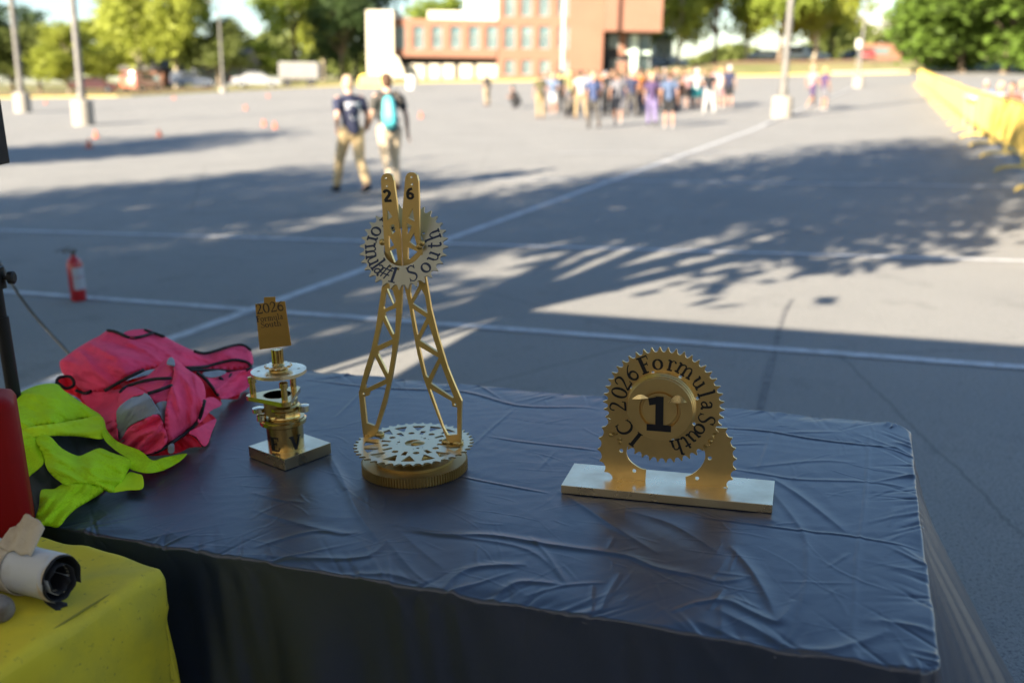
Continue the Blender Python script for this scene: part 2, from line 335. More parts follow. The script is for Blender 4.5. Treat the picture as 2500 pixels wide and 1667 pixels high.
# ------------------------------------------------------------------ trees
def leafmat(name, c, t=.5):
    m = mat(name, c, .6, noise=(.5, tuple(x*.6 for x in c), .35, .7), fine=(3, tuple(min(1,x*1.35) for x in c), .5, .75), trans=t, spec=.3)
    return m
M_lf1 = leafmat('spring_leaf', (.34,.38,.06)); M_lf2 = leafmat('fresh_leaf', (.26,.33,.05)); M_lf3 = leafmat('deep_leaf', (.10,.165,.022), .3); M_lf4 = leafmat('conifer_leaf', (.06,.10,.03), .3); M_lf5 = leafmat('olive_leaf', (.17,.205,.055))
M_bark = mat('bark', (.20,.15,.10), .95, noise=(3,(.1,.075,.05),.4,.7), bump=(9,1,.05))
M_barkp = mat('pale_bark', (.42,.36,.26), .95, noise=(2,(.22,.18,.13),.45,.65), bump=(9,1,.05))
def make_crown(seed, h, wd, base, n, leaf, lobes=9, low=.25, gap=.5):
    R = np.random.default_rng(seed)
    C = []; rad = []
    for i in range(lobes):
        t = R.random(); z = base + (h-base)*(.12 + .8*t); q = R.random()*2*PI
        env = math.sin(PI*min(1, .18 + .78*t))**.7
        r = wd*.5*env*(.35 + .45*R.random()); C.append((r*math.cos(q), r*math.sin(q), z)); rad.append(wd*(.17+.13*R.random()))
    C = np.array(C); rad = np.array(rad)
    # leaf clumps scattered through each limb's lobe, thin in places
    nc = max(60, n//26); li = R.integers(0, lobes, nc); d = R.normal(size=(nc,3)); d /= np.linalg.norm(d, axis=1)[:,None]
    cc = C[li] + d * (rad[li]*(R.random(nc)**.45))[:,None] * [1,1,.85]
    cc = cc[cc[:,2] > base*.8]; nc = len(cc)
    k = R.integers(0, nc, n); P = cc[k] + R.normal(size=(n,3)) * (wd*.028 + leaf*.7)
    nrm = R.normal(size=(n,3)) + [0,0,.6]; nrm /= np.linalg.norm(nrm, axis=1)[:,None]
    a = np.cross(nrm, R.normal(size=(n,3))); a /= np.linalg.norm(a, axis=1)[:,None]; b = np.cross(nrm, a)
    s = (leaf*(.6+.8*R.random(n)))[:,None]
    V = np.stack([P - a*s - b*s*.15, P - b*s*.55, P + a*s, P + b*s*.55], 1).reshape(-1,3)
    return V, np.arange(4*n).reshape(n,4), C, rad
def make_tree(name, label, p, h, wd, base, n, leaf, lm, bm_, seed, lobes=9, group=None, tr=.25, cat_='tree'):
    V, F, C, rad = make_crown(seed, h, wd, base, n, leaf, lobes)
    root = thing(name, label, cat_, group=group, M=plumb_at(p))
    npmesh('crown', V, F, lm, root, smooth=False)
    mb = MB(); R = random.Random(seed); top = (R.uniform(-.3,.3), R.uniform(-.3,.3), h*.72)
    mb.tube([(0,0,-.3),(0,0,.4),(R.uniform(-.1,.1),R.uniform(-.1,.1),base*.7),(top[0]*.6,top[1]*.6,h*.5),top], [tr*1.5,tr,tr*.85,tr*.5,tr*.15], 9)
    for c in C:
        z0 = max(base*.6, c[2]*.45); s = Vector((top[0]*.5, top[1]*.5, z0)); e = Vector(c); m_ = (s+e)/2 + Vector((0,0,-.06*h*.3))
        mb.tube([s, m_, e], [tr*.42, tr*.28, tr*.07], 6)
    mb.build('trunk', bm_, root, smooth=True)
    return root
def scale_copy(src, p, s, rz, label, group=None, sz=None):
    o = copy_tree(src); o.matrix_world = plumb_at(p, rz) @ Matrix.Diagonal((s, s, sz or s, 1)); o['label'] = label
    if group: o['group'] = group
    return o
def behind(px, D, py=200):
    p = atY(px, py, D); return Vector((p.x, p.y, gz(p.x, p.y) - .1))
GT = 'trees beyond the far kerb'
# (px, D, height, width, kind, label)
proto = {}
def kind_tree(k, px, D, h, wd, label, group=GT, base=None):
    p = behind(px, D)
    if k not in proto:
        H = 14; lm, bm_, n, leaf, b0, lobes = {'spring': (M_lf1, M_barkp, 7000, .30, 3.2, 13), 'fresh': (M_lf2, M_bark, 7000, .28, 2.6, 12), 'olive': (M_lf5, M_bark, 6000, .3, 2.2, 11), 'deep': (M_lf3, M_bark, 24000, .34, .6, 28), 'conifer': (M_lf4, M_bark, 7500, .26, .8, 13)}[k]
        r = make_tree({'spring':'spring_tree','fresh':'leafy_tree','olive':'leafy_tree','deep':'dense_tree','conifer':'dark_tree'}[k], label, p, H, 10, b0, n, leaf, lm, bm_, hash_(k), lobes, group)
        r.matrix_world = plumb_at(p, 0) @ Matrix.Diagonal((wd/10, wd/10, h/H, 1)); proto[k] = r; return r
    return scale_copy(proto[k], p, wd/10, random.uniform(0, 6.28), label, group, h/14)
def hash_(k): return sum(ord(c)*(i+3) for i, c in enumerate(k))
T = [('olive',-120,105,9.5,12,'olive green tree partly cut by the left border, behind the lot'),
('conifer',30,112,8.6,11,'dark rounded tree behind the far left lamp post'),
('olive',95,108,6.6,9,'low olive tree in the gap between the two left lamp posts'),
('spring',165,100,6.2,8,'yellow green tree directly behind the tall left lamp post'),
('spring',255,104,6.6,9,'yellow green tree just right of the tall left lamp post'),
('spring',345,98,13.5,10,'tall yellow green tree left of the pale forked trunk'),
('spring',430,96,14,8.5,'tall yellow green tree with a pale forked trunk'),
('olive',535,97,6.0,7,'olive tree with a pale straight trunk left of the sky gap'),
('fresh',610,112,4.6,8,'low green tree at the bottom of the sky gap, left of the trailer'),
('fresh',722,112,17,9.5,'big bright green tree behind the grey trailer'),
('spring',790,125,19,11,'tall yellow green tree right of the grey trailer'),
('conifer',868,150,20,13,'dark tree standing against the cream end of the brick building'),
('conifer',835,140,14,10,'dark low tree in the shade beside the cream tower'),
('spring',1655,128,15,9,'yellow green tree just right of the brick overhang'),
('fresh',1740,135,15,11,'green tree behind the right end of the crowd'),
('spring',1820,140,16,11,'bright tree left of the grey lamp post'),
('fresh',1900,133,15,11,'broad green tree behind the grey lamp post'),
('spring',1985,138,15,12,'yellow green tree right of the grey lamp post, above parked cars'),
('fresh',2025,150,9,8,'smaller green tree at the left edge of the right sky gap'),
('olive',2225,170,11,10,'thin olive tree at the right edge of the sky gap'),
('deep',2345,112,13.5,15,'dense dark green tree with a short trunk beyond the barrier'),
('deep',2450,104,14,17,'dense dark green tree further right, above the people behind the barrier'),
('deep',2600,110,13,13,'dense dark green tree cut by the right border'),
('fresh',1580,150,13,10,'green tree mostly hidden behind the brick overhang'),
('fresh',1070,190,14,14,'distant tree top showing over the low brick wing')]
for k, px, D, h, wd, lb in T:
    if 240 < px < 830 and D < 130: D *= 1.27; h *= 1.27; wd *= 1.25
    kind_tree(k, px, D, h*1.02, wd, lb)
# far wood closing the horizon
Vw = []; Rw = np.random.default_rng(5); n = 60000
ph = Rw.uniform(-1.2, 1.2, n); r = Rw.uniform(185, 215, n); hz = Rw.random(n)**.8 * (5.6 + 2.2*np.sin(ph*23) + 1.5*np.sin(ph*61+1))
x = r*np.sin(ph); y = r*np.cos(ph); z = np.interp(ph, _ph, _zb) + np.minimum((r - np.interp(ph, _ph, _rb))*.004, 2) - .6 + hz*1.06 - x*math.sin(TILT)
P = np.stack([x, y, z], 1); a = Rw.normal(size=(n,3)); a /= np.linalg.norm(a,axis=1)[:,None]; b = np.cross(a, Rw.normal(size=(n,3))); b /= np.linalg.norm(b,axis=1)[:,None]
Vw = np.stack([P-a*.7, P-b*.6, P+a*.7, P+b*.6], 1).reshape(-1,3)
o = npmesh('distant_wood', Vw, np.arange(4*n).reshape(n,4), M_lf5, smooth=False); tag(o, 'far olive wood reading as one mass behind the lot', 'wood', kind='stuff')

# trees that stand beside the lot and throw their shade on it
def near_tree(label, x, y, h, wd, base, n, leaf, seed, lobes): return make_tree('shade_tree', label, Vector((x, y, 0)), h, wd, base, n, leaf, M_lf2, M_bark, seed, lobes, 'shade trees beside the lot', .3, 'tree')
# ------------------------------------------------------------------ brick building
M_brick = mat('brick', (.215,.102,.066), .9, noise=(.3,(.19,.088,.056),.4,.7), fine=(14,(.25,.135,.095),.5,.7))
M_cream = mat('cream_stucco', (.55,.5,.4), .85, noise=(.4,(.5,.45,.36),.4,.7))
M_glass = mat('window_glass', (.08,.13,.14), .2, spec=.5, noise=(.4,(.14,.2,.2),.4,.6))
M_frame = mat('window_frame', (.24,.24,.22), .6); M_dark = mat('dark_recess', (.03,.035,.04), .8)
M_white = mat('white_paint', (.6,.59,.56), .6, noise=(1,(.53,.52,.49),.4,.7)); M_trim = mat('pale_green_metal', (.45,.55,.50), .4)
BD = 121.0
bp = atY(1250, 190, BD); B0 = Vector((bp.x, bp.y, bp.z)); 
BM = Matrix.Translation(B0) @ PLUMB; bld = thing('brick_building', 'large brick building with rows of tall windows and a cream end tower', 'building', M=BM)
BI = BM.inverted(); _c = BM.to_3x3() @ Vector((0,1,0))
def bl(px, py, off=0):                      # photo point -> facade coordinates (x, z)
    P = BI @ onplane(px, py, B0 + _c*off, _c); return P.x, P.z
def brect(mb, x0, y0, x1, y1, front, back, mi=0):
    a, zt = bl(x0, y0); b, _ = bl(x1, y0); _, zb = bl(x0, y1)
    mb.box(((a+b)/2, (front+back)/2, (zt+zb)/2), (abs(b-a), back-front, abs(zt-zb)), mi=mi)
def wallwithholes(name, x0, y0, x1, y1, holes, front, back, m, par):
    a, zt = bl(x0, y0); b, _ = bl(x1, y0); _, zb = bl(x0, y1)
    hs = []
    for h in holes:
        p, q = bl(h[0], h[1]); r_, s = bl(h[2], h[3]); hs.append([(p, s), (r_, s), (r_, q), (p, q)])
    mb = MB(); mb.plate([(a, zb), (b, zb), (b, zt), (a, zt)], hs, 0, -.4, F=lambda x, y, z: Vector((x, front - z - .4 + .4, y)) if False else Vector((x, front + z + .4, y)))
    return mb.build(name, m, par)
wx = [(850+.3614*c) for c in (350,475,600,725,850,970,1090,1205,1325,1455)]
w_mid = [(c-13, 64, c+13, 120) for c in wx]; w_top = [(c-12, -60, c+12, 41) for c in wx[6:]]; w_low = [(c-12, 147, c+12, 183) for c in wx[6:]]
w_top2 = [(c-12, -150, c+12, -82) for c in wx[6:]]
wallwithholes('wing_wall', 962, 45, 1217, 138, w_mid[:6], 0, .4, M_brick, bld)
wallwithholes('main_wall', 1217.3, -170, 1403, 192, w_mid[6:] + w_top + w_low + w_top2, 0, .4, M_brick, bld)
def window(r4, front=.22):
    a, zt = bl(r4[0], r4[1]); b, zb = bl(r4[2], r4[3]); cx, cz = (a+b)/2, (zt+zb)/2; wd, hg = b-a, zt-zb
    mb = MB(); mb.box((cx, front+.1, cz), (wd, .05, hg)); o = mb.build('window', M_glass, bld)
    f = MB(); t = .09
    for s in (-1, 1): f.box((cx+s*(wd/2-t/2), front, cz), (t, .14, hg)); 
    for q in (-.5, .12, .5): f.box((cx, front-.003, cz+q*(hg-t)), (wd-2*t, .14, t))
    f.box((cx, front-.002, cz-.2*hg), (t, .138, hg*.55))
    f.build('window_frame', M_frame, o)
for r4 in w_mid + w_top + w_low + w_top2: window(r4)
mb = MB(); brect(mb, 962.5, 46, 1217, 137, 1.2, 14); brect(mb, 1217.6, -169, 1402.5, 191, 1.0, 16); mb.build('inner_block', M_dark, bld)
mb = MB(); brect(mb, 897, 27, 962, 193, -1.2, 13)
a, z = bl(962, 135); b, z2 = bl(992, 190); mb.plate([(a, z), (a+.5, z-.2), (b-.3, z2+1.0), (b, z2), (a, z2)], [], -.9, 1.2, F=lambda x, y, z: Vector((x, -z, y))); mb.build('end_tower', M_cream, bld)
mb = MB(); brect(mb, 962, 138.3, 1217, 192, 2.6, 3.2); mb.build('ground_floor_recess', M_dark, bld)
for i, (x0, x1) in enumerate([(990,1035),(1045,1072),(1080,1108),(1120,1153),(1163,1215)]):
    mb = MB(); brect(mb, x0, 157, x1, 193, 1.0, 1.5); mb.build('cream_panel', M_cream, bld)
mb = MB(); brect(mb, 1132, -20, 1216, 45, 3.5, 12); mb.build('roof_plant_room', M_white, bld)
mb = MB(); brect(mb, 1034, 18, 1128, 45, 6.5, 12); mb.build('roof_parapet', M_cream, bld)
mb = MB(); brect(mb, 1403, -170, 1482, 192, -.5, 12); mb.build('stair_block', M_brick, bld)
mb = MB(); brect(mb, 1482.5, -170, 1620, 78, -2.6, 9); mb.build('upper_overhang', M_brick, bld)
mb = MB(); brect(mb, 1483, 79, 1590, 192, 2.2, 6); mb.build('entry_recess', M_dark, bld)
for r4 in ((1490,84,1516,118),(1495,145,1514,180),(1533,84,1560,125),(1566,84,1590,180)): window(r4, 1.8)
mb = MB(); brect(mb, 1516.5, 82, 1532.5, 135, 1.4, 2.1); mb.build('brick_pier', M_brick, bld)
mb = MB(); brect(mb, 1510, 150, 1532, 185, .6, 1.4); mb.build('brick_pier', M_brick, bld)
mb = MB(); brect(mb, 1544, 84, 1562, 178, 1.0, 1.3); brect(mb, 1532, 124, 1592, 132, .9, 1.35); mb.build('entry_frame', M_trim, bld)
# slender white column in front of the facade
M_galv = mat('pale_painted_steel', (.32,.33,.32), .45, noise=(2,(.28,.29,.28),.4,.7))
p = atG(1373, 193); t = thing('flag_pole', 'tall pale column rising in front of the brick windows', 'pole', M=plumb_at(p))
mb = MB(); mb.lathe([(.30,-.2),(.30,.5),(.23,.9),(.22,9),(.2,20)], n=20); mb.build('shaft', M_galv, t, smooth=True)
mb = MB(); mb.lathe([(.75,-.2),(.75,.12),(.6,.34),(.35,.4)], n=20); mb.build('footing', M_yk, t)
# ------------------------------------------------------------------ lamp posts
M_post = mat('bronze_steel', (.085,.08,.072), .5, noise=(3,(.15,.14,.12),.4,.7))
def lamp_post(p, label, h=10, r=.085, br=.33, bh=.75, lean=0):
    t = thing('lamp_post', label, 'lamp post', M=plumb_at(p), group='lamp posts on the lot')
    mb = MB(); mb.lathe([(br,-.2),(br,bh-.04),(br-.04,bh)], n=32); mb.build('concrete_base', M_conc, t, auto=40)
    mb = MB(); mb.box((0,0,bh+.02), (.36,.36,.04)); mb.lathe([(r*1.3,bh+.03),(r*1.3,bh+.25),(r,bh+.3),(r*.7,h)], n=16); mb.build('pole', M_post, t, auto=40)
    mb = MB()
    for s in (-1, 1): mb.box((s*.55,0,h+.02), (.62,.3,.12), bev=.03); mb.box((s*.17,0,h+.02), (.2,.06,.05))
    mb.build('lamp_head', M_post, t); return t
lamp_post(at(1907, 290), 'grey lamp post on a concrete base beside the crowd', bh=.78, br=.37, r=.13)
lamp_post(atG(205, 306), 'tall lamp post on a bright concrete base at the left', bh=1.0, br=.42, r=.14)
lamp_post(atG(57, 275), 'lamp post on a small concrete base nearest the left border', bh=1.0, br=.42, r=.16)
lamp_post(atG(2094, 214), 'thin far lamp post between the lot and the sky gap', bh=.7, br=.35, r=.09)
lamp_post(atG(545, 226), 'short pale lamp post in front of the olive tree', h=7, bh=.4, br=.3, r=.1)
# ------------------------------------------------------------------ cones
M_cone = mat('orange_cone', (.45,.10,.04), .6); M_cw = mat('cone_band', (.8,.78,.75), .5)
def cone(p, label):
    t = thing('traffic_cone', label, 'traffic cone', p, group='orange cones scattered on the lot')
    mb = MB(); mb.box((0,0,.012), (.22,.22,.024), bev=.008); mb.lathe([(.085,.024),(.06,.12),(.03,.24),(.02,.25)], n=20); mb.build('cone_body', M_cone, t)
    return t
c0 = None
for i, (px, py, lb) in enumerate([(235,337,'orange cone right of the tall left lamp post base'),(390,335,'orange cone alone on the sunlit asphalt left of the walkers'),(218,362,'orange cone at the top edge of the long left shadow'),(645,308,'left cone of the close pair behind the walkers'),(672,314,'right cone of the close pair behind the walkers'),(1028,288,'orange cone just right of the teal backpack'),(112,254,'small orange cone near the far kerb between the two left lamp posts'),(425,243,'tiny orange cone near the yellow kerb below the pale trunk'),(655,238,'tiny orange cone by the far kerb left of the trailer'),(600,268,'faint orange cone farther off left of the walkers')]):
    p = atG(px, py)
    if c0 is None: c0 = cone(p, lb)
    else: c = copy_tree(c0); c.location = p; c['label'] = lb
# ------------------------------------------------------------------ vehicles and far bits
M_tyre = mat('tyre', (.02,.02,.02), .8); M_rim = mat('rim', (.5,.5,.5), .3, metal=.8); M_cg = mat('car_glass', (.02,.025,.03), .08, spec=.8)
M_red = mat('tail_lamp', (.5,.02,.02), .3); M_hl = mat('headlamp', (.8,.8,.78), .2)
def car(px, py, D, rz, paint, label, kind='car', L=4.5, Wd=1.8, Hh=1.45):
    p = atY(px, py, D); p = Vector((p.x, p.y, gz(p.x, p.y)))
    t = thing('parked_car', label, 'car', M=plumb_at(p, rz), group='cars parked under the trees')
    m = mat('car_paint', paint, .3, coat=.6, spec=.6)
    if kind == 'car': prof = [(-L/2,.35),(-L/2,.8),(-L/2+.15,.95),(-L/2+.9,1.0),(-L/2+1.45,Hh),(L/2-1.9,Hh),(L/2-1.15,1.0),(L/2-.25,.85),(L/2,.65),(L/2,.35)]
    else: prof = [(-L/2,.4),(-L/2,1.0),(-L/2+.15,Hh),(L/2-1.9,Hh),(L/2-1.2,1.1),(L/2-.1,.95),(L/2,.4)]
    mb = MB(); n = len(prof); vs = []
    for s, k in ((-1, .5), (-1, .44), (1, .44), (1, .5)): pass
    rows = []
    for yy in (-Wd/2, -Wd/2+.12, Wd/2-.12, Wd/2):
        inset = .0 if abs(yy) < Wd/2-.01 else .05
        rows.append([Vector((x*(1-inset*.4), yy*(.82 if z > 1.05 else 1), z - (inset if z > .5 else 0))) for x, z in prof])
    vs = [v for r_ in rows for v in r_]; fs = [(r_*n+i, r_*n+(i+1)%n, (r_+1)*n+(i+1)%n, (r_+1)*n+i) for r_ in range(3) for i in range(n)] + [tuple(range(n))[::-1], tuple(3*n+i for i in range(n))]
    mb.add(vs, fs); mb.build('body', m, t, auto=30)
    mb = MB(); 
    for s in (-1, 1): mb.box((-.1, s*(Wd/2*.84), (1.0+Hh)/2+.0), (L*.42, .06, (Hh-1.0)*.7))
    mb.box((L/2-1.5, 0, (1.0+Hh)/2), (.1, Wd*.7, (Hh-1)*.8), M=None); mb.box((-L/2+ (1.15 if kind=='car' else .1), 0, (1.02+Hh)/2), (.1, Wd*.7, (Hh-1)*.8)); mb.build('windows', M_cg, t)
    for sx in (-1, 1):
        for sy in (-1, 1):
            R_ = Matrix.Translation((sx*L*.3, sy*(Wd/2-.08), .33)) @ Matrix.Rotation(PI/2, 4, 'X')
            mb = MB(); mb.lathe([(.2,-.1),(.31,-.11),(.33,-.06),(.33,.06),(.31,.11),(.2,.1)], M=R_, n=20); wh = mb.build('wheel', M_tyre, t)
            mb = MB(); mb.lathe([(.19,-.115),(.19,.115)], M=R_, n=16); mb.build('rim', M_rim, wh)
    for sy in (-1, 1):
        mb = MB(); mb.box((L/2-.01, sy*Wd*.36, .68), (.06,.3,.13)); mb.build('headlight', M_hl, t)
        mb = MB(); mb.box((-L/2+.01, sy*Wd*.36, .78), (.06,.25,.16)); mb.build('tail_light', M_red, t)
    return t
car(628, 195, 96, .1, (.26,.26,.26), 'white car parked left of the grey trailer')
car(470, 195, 112, .05, (.05,.06,.08), 'dark car in the shade between the pale trunks', 'van', Hh=1.7)
car(345, 200, 102, 1.3, (.35,.08,.04), 'rust red car under the yellow green trees', 'van', Hh=1.8)
car(230, 205, 101, .2, (.45,.12,.06), 'red brown car just right of the tall left lamp post')
car(1862, 135, 146, .1, (.7,.72,.75), 'silver car left of the grey lamp post under the trees')
car(1895, 136, 148, .1, (.75,.7,.6), 'beige car nearest the grey lamp post')
car(1940, 136, 146, .1, (.8,.8,.8), 'white van right of the grey lamp post', 'van', Hh=2.0)
car(1985, 130, 150, .1, (.82,.78,.68), 'cream van under the yellow green tree', 'van', Hh=2.1)
car(1610, 165, 132, .05, (.02,.02,.025), 'black car just behind the right part of the crowd', 'car')
car(1640, 150, 140, .05, (.75,.72,.65), 'pale car behind the black car')
car(2118, 150, 142, 1.2, (.25,.03,.03), 'dark red car at the foot of the bank')
car(2090, 148, 150, 0, (.03,.04,.05), 'dark green car on the bank by the thin lamp post')
car(2330, 165, 155, 0, (.5,.08,.05), 'red car beyond the dense dark green trees')
# low structures far behind
def hut(name, label, cat_, px0, py0, px1, py1, D, m, roofm=None, depth=6, roof=0, wheels=False, kw=None, nw=3):
    a = atY(px0, py1, D); b = atY(px1, py1, D); c = atY(px0, py0, D); base = Vector(((a.x+b.x)/2, D, min(gz(a.x, D), a.z) ))
    t = thing(name, label, cat_, M=plumb_at(base)); wd = b.x-a.x; hg = c.z - base.z
    mb = MB(); z0 = .7 if wheels else 0; mb.box((0, depth/2, (hg+z0)/2), (wd, depth, hg-z0), bev=.1 if wheels else 0); mb.build('body' if wheels else 'wall', m, t)
    if roof:
        mb = MB(); mb.add([(-wd/2-.4,-.4,hg),(wd/2+.4,-.4,hg),(wd/2+.4,depth+.4,hg),(-wd/2-.4,depth+.4,hg),(-wd/2-.4,depth/2,hg+roof),(wd/2+.4,depth/2,hg+roof)], [(0,1,5,4),(3,4,5,2),(0,4,3),(1,2,5),(0,3,2,1)]); mb.build('roof', roofm, t)
    if wheels:
        for s in (-.3,.3):
            mb = MB(); mb.lathe([(.2,-.1),(.42,-.1),(.42,.1),(.2,.1)], M=Matrix.Translation((s*wd,.1,.4)) @ Matrix.Rotation(PI/2,4,'X'), n=18); mb.build('wheel', M_tyre, t)
        mb = MB(); mb.box((0,-.02,hg-.12), (wd*.96,.05,.12)); mb.build('top_rail', M_frame, t)
    else:
        for i in range(nw):
            mb = MB(); mb.box((wd*((i+.5)/nw-.5), -.03, hg*.55), (wd/nw*.4, .08, hg*.35)); mb.build('window', M_glass, t)
    return t
M_grey = mat('grey_panel', (.17,.165,.16), .6, noise=(1,(.14,.135,.13),.4,.7)); M_roof = mat('roof_shingle', (.16,.15,.15), .9)
hut('box_trailer', 'pale grey box trailer parked in front of the bright green tree', 'trailer', 680, 153, 778, 196, 95, M_grey, depth=2.6, wheels=True)
hut('low_house', 'dark low house behind the pale trunks, in shade', 'house', 470, 158, 590, 205, 125, mat('slate_siding', (.12,.13,.15), .8), M_roof, depth=8, roof=2)
hut('brick_house', 'low red brick house behind the yellow green trees', 'house', 300, 172, 400, 215, 128, M_brick, M_roof, depth=8, roof=1.6)
hut('white_house', 'white house with orange brick base seen through the right sky gap', 'house', 2098, 70, 2190, 122, 185, M_white, mat('pale_roof', (.5,.48,.45), .9), depth=10, roof=2.5, nw=4)
hut('brick_wall', 'low orange brick wall below the white house', 'wall', 2098, 108, 2200, 132, 172, M_brick, depth=.6, nw=1)
hut('white_shed', 'small white shed between trees right of the brick overhang', 'shed', 1598, 98, 1640, 160, 150, M_white, M_roof, depth=4, roof=1, nw=2)
# small yellow and white things by the kerb
p = atG(905, 213); t = thing('yellow_barrel_row', 'yellow water barrier between the heads of the two walkers', 'barrier', M=plumb_at(p)); mb = MB(); mb.box((0,0,.45), (2.0,.5,.9), bev=.12); mb.box((0,0,.97),(1.7,.3,.14),bev=.04); mb.build('shell', mat('yellow_plastic', (.8,.62,.12), .5), t)
p = atG(1005, 219); t = thing('white_drum', 'white drum standing just right of the teal backpack wearer', 'drum', M=plumb_at(p)); mb = MB(); mb.lathe([(.36,0),(.4,.04),(.4,.5),(.42,.53),(.4,.56),(.4,1.02),(.34,1.06)], n=24); mb.build('drum_shell', M_white, t, auto=40)
mb = MB(); mb.lathe([(.3,1.06),(.3,1.12),(.1,1.14)], n=20); mb.build('lid', M_frame, t)
p = atG(2089, 205); t = thing('white_sign', 'small white sign on a post near the thin far lamp post', 'sign', M=plumb_at(behind(2089, 122))); mb = MB(); mb.tube([(0,0,0),(0,0,3)], .04, 8); mb.build('post', M_galv, t); mb = MB(); mb.box((0,-.06,2.9),(.7,.03,1.0)); mb.build('panel', M_white, t)
# ------------------------------------------------------------------ yellow crowd barriers
M_yb = mat('yellow_barrier_plastic', (.62,.44,.09), .5, noise=(1.5,(.5,.35,.07),.4,.7))
fa = at(2476, 469); fb = at(2333, 326); bd = (fb - fa).normalized(); bn = Vector((bd.y, -bd.x, 0)); bang = math.atan2(bd.y, bd.x)
BLn = 2.9
def barrier():
    t = thing('crowd_barrier', 'x', 'barrier', group='yellow crowd barriers along the right side')
    mb = MB(); mb.box((BLn/2,0,.68), (BLn-.12,.022,.72))
    for i in range(19): mb.box((.12+i*(BLn-.24)/18,0,.68), (.035,.042,.74))
    mb.build('mesh_panel', M_yb, t)
    mb = MB(); loop = [(.03,0,.3),(.03,0,1.02),(.08,0,1.08),(BLn-.08,0,1.08),(BLn-.03,0,1.02),(BLn-.03,0,.3),(BLn-.08,0,.26),(.08,0,.26)]
    mb.tube(loop, .028, 8, closed=True); mb.build('frame', M_yb, t)
    for x in (.32,):
        mb = MB(); mb.box((x,0,.2), (.07,.05,.26)); pts = [(x,.42,.02),(x,.34,.075),(x,.2,.1),(x,0,.1),(x,-.2,.1),(x,-.34,.075),(x,-.42,.02)]
        mb.tube(pts, [.026]*7, 8, sx=1.4); mb.build('foot', M_yb, t)
    return t
b0 = barrier(); base = fa + bn*.42 - bd*.32 - bd*BLn*2
names = ['nearest the right border','second nearest to the right border']
NB = 25
ends = []
for i in range(NB):
    o = b0 if i == 0 else copy_tree(b0); p = base + bd*(i*BLn); z = gz(p.x, p.y); o.location = (p.x, p.y, z + (.0 if p.length < 33 else .03)); o.rotation_euler = (0, 0, bang)
    pj = p + bd*BLn/2
    o['label'] = 'yellow crowd barrier with curved feet in the long row beside the lot' if i not in (NB-1, 0) else ('yellow crowd barrier at the far end of the row' if i else 'yellow crowd barrier closest to the camera, outside most of the view')
# ================================================================== PEOPLE
def sphere_pts(mb, c, r, n=12, rings=8, M=None):
    rx, ry, rz = r if hasattr(r, '__len__') else (r, r, r); c = Vector(c); prof = [(math.sin(PI*i/rings), -math.cos(PI*i/rings)) for i in range(rings+1)]
    prof[0] = (.01, -1); prof[-1] = (.01, 1); vs = []
    for a, z in prof:
        for k in range(n):
            v = Vector((a*rx*math.cos(2*PI*k/n), a*ry*math.sin(2*PI*k/n), z*rz)); vs.append(c + (M @ v if M else v))
    fs = [(i*n+k, i*n+(k+1)%n, (i+1)*n+(k+1)%n, (i+1)*n+k) for i in range(rings) for k in range(n)] + [tuple(range(n))[::-1], tuple(rings*n+k for k in range(n))]
    mb.add(vs, fs)
def limb(mb, pts, rad, n=12, sx=1.0):
    P = cat(pts, 4); Rr = [float(q) for q in np.interp(np.linspace(0, len(rad)-1, len(P)), range(len(rad)), rad)]
    mb.tube(P, Rr, n, sx=sx); sphere_pts(mb, P[0], Rr[0], n, 6); sphere_pts(mb, P[-1], Rr[-1], n, 6)
def voxel(mb, name, m, parent, vox, smooth=3, slots='OBJECT'):
    me = bpy.data.meshes.new('tmp'); me.from_pydata(mb.v, [], mb.f); me.update(); o = bpy.data.objects.new('tmp', me); COL.objects.link(o)
    r = o.modifiers.new('r', 'REMESH'); r.mode = 'VOXEL'; r.voxel_size = vox; r.use_smooth_shade = True
    if smooth: s = o.modifiers.new('s', 'SMOOTH'); s.iterations = smooth; s.factor = .5
    bpy.context.view_layer.update(); dg = bpy.context.evaluated_depsgraph_get(); me2 = bpy.data.meshes.new_from_object(o.evaluated_get(dg))
    bpy.data.objects.remove(o); bpy.data.meshes.remove(me); me2.name = name
    me2.polygons.foreach_set('use_smooth', [True]*len(me2.polygons)); me2.materials.clear(); me2.materials.append(m)
    o2 = bpy.data.objects.new(name, me2); COL.objects.link(o2)
    if parent: o2.parent = parent
    if slots == 'OBJECT': o2.material_slots[0].link = 'OBJECT'; o2.material_slots[0].material = m
    return o2
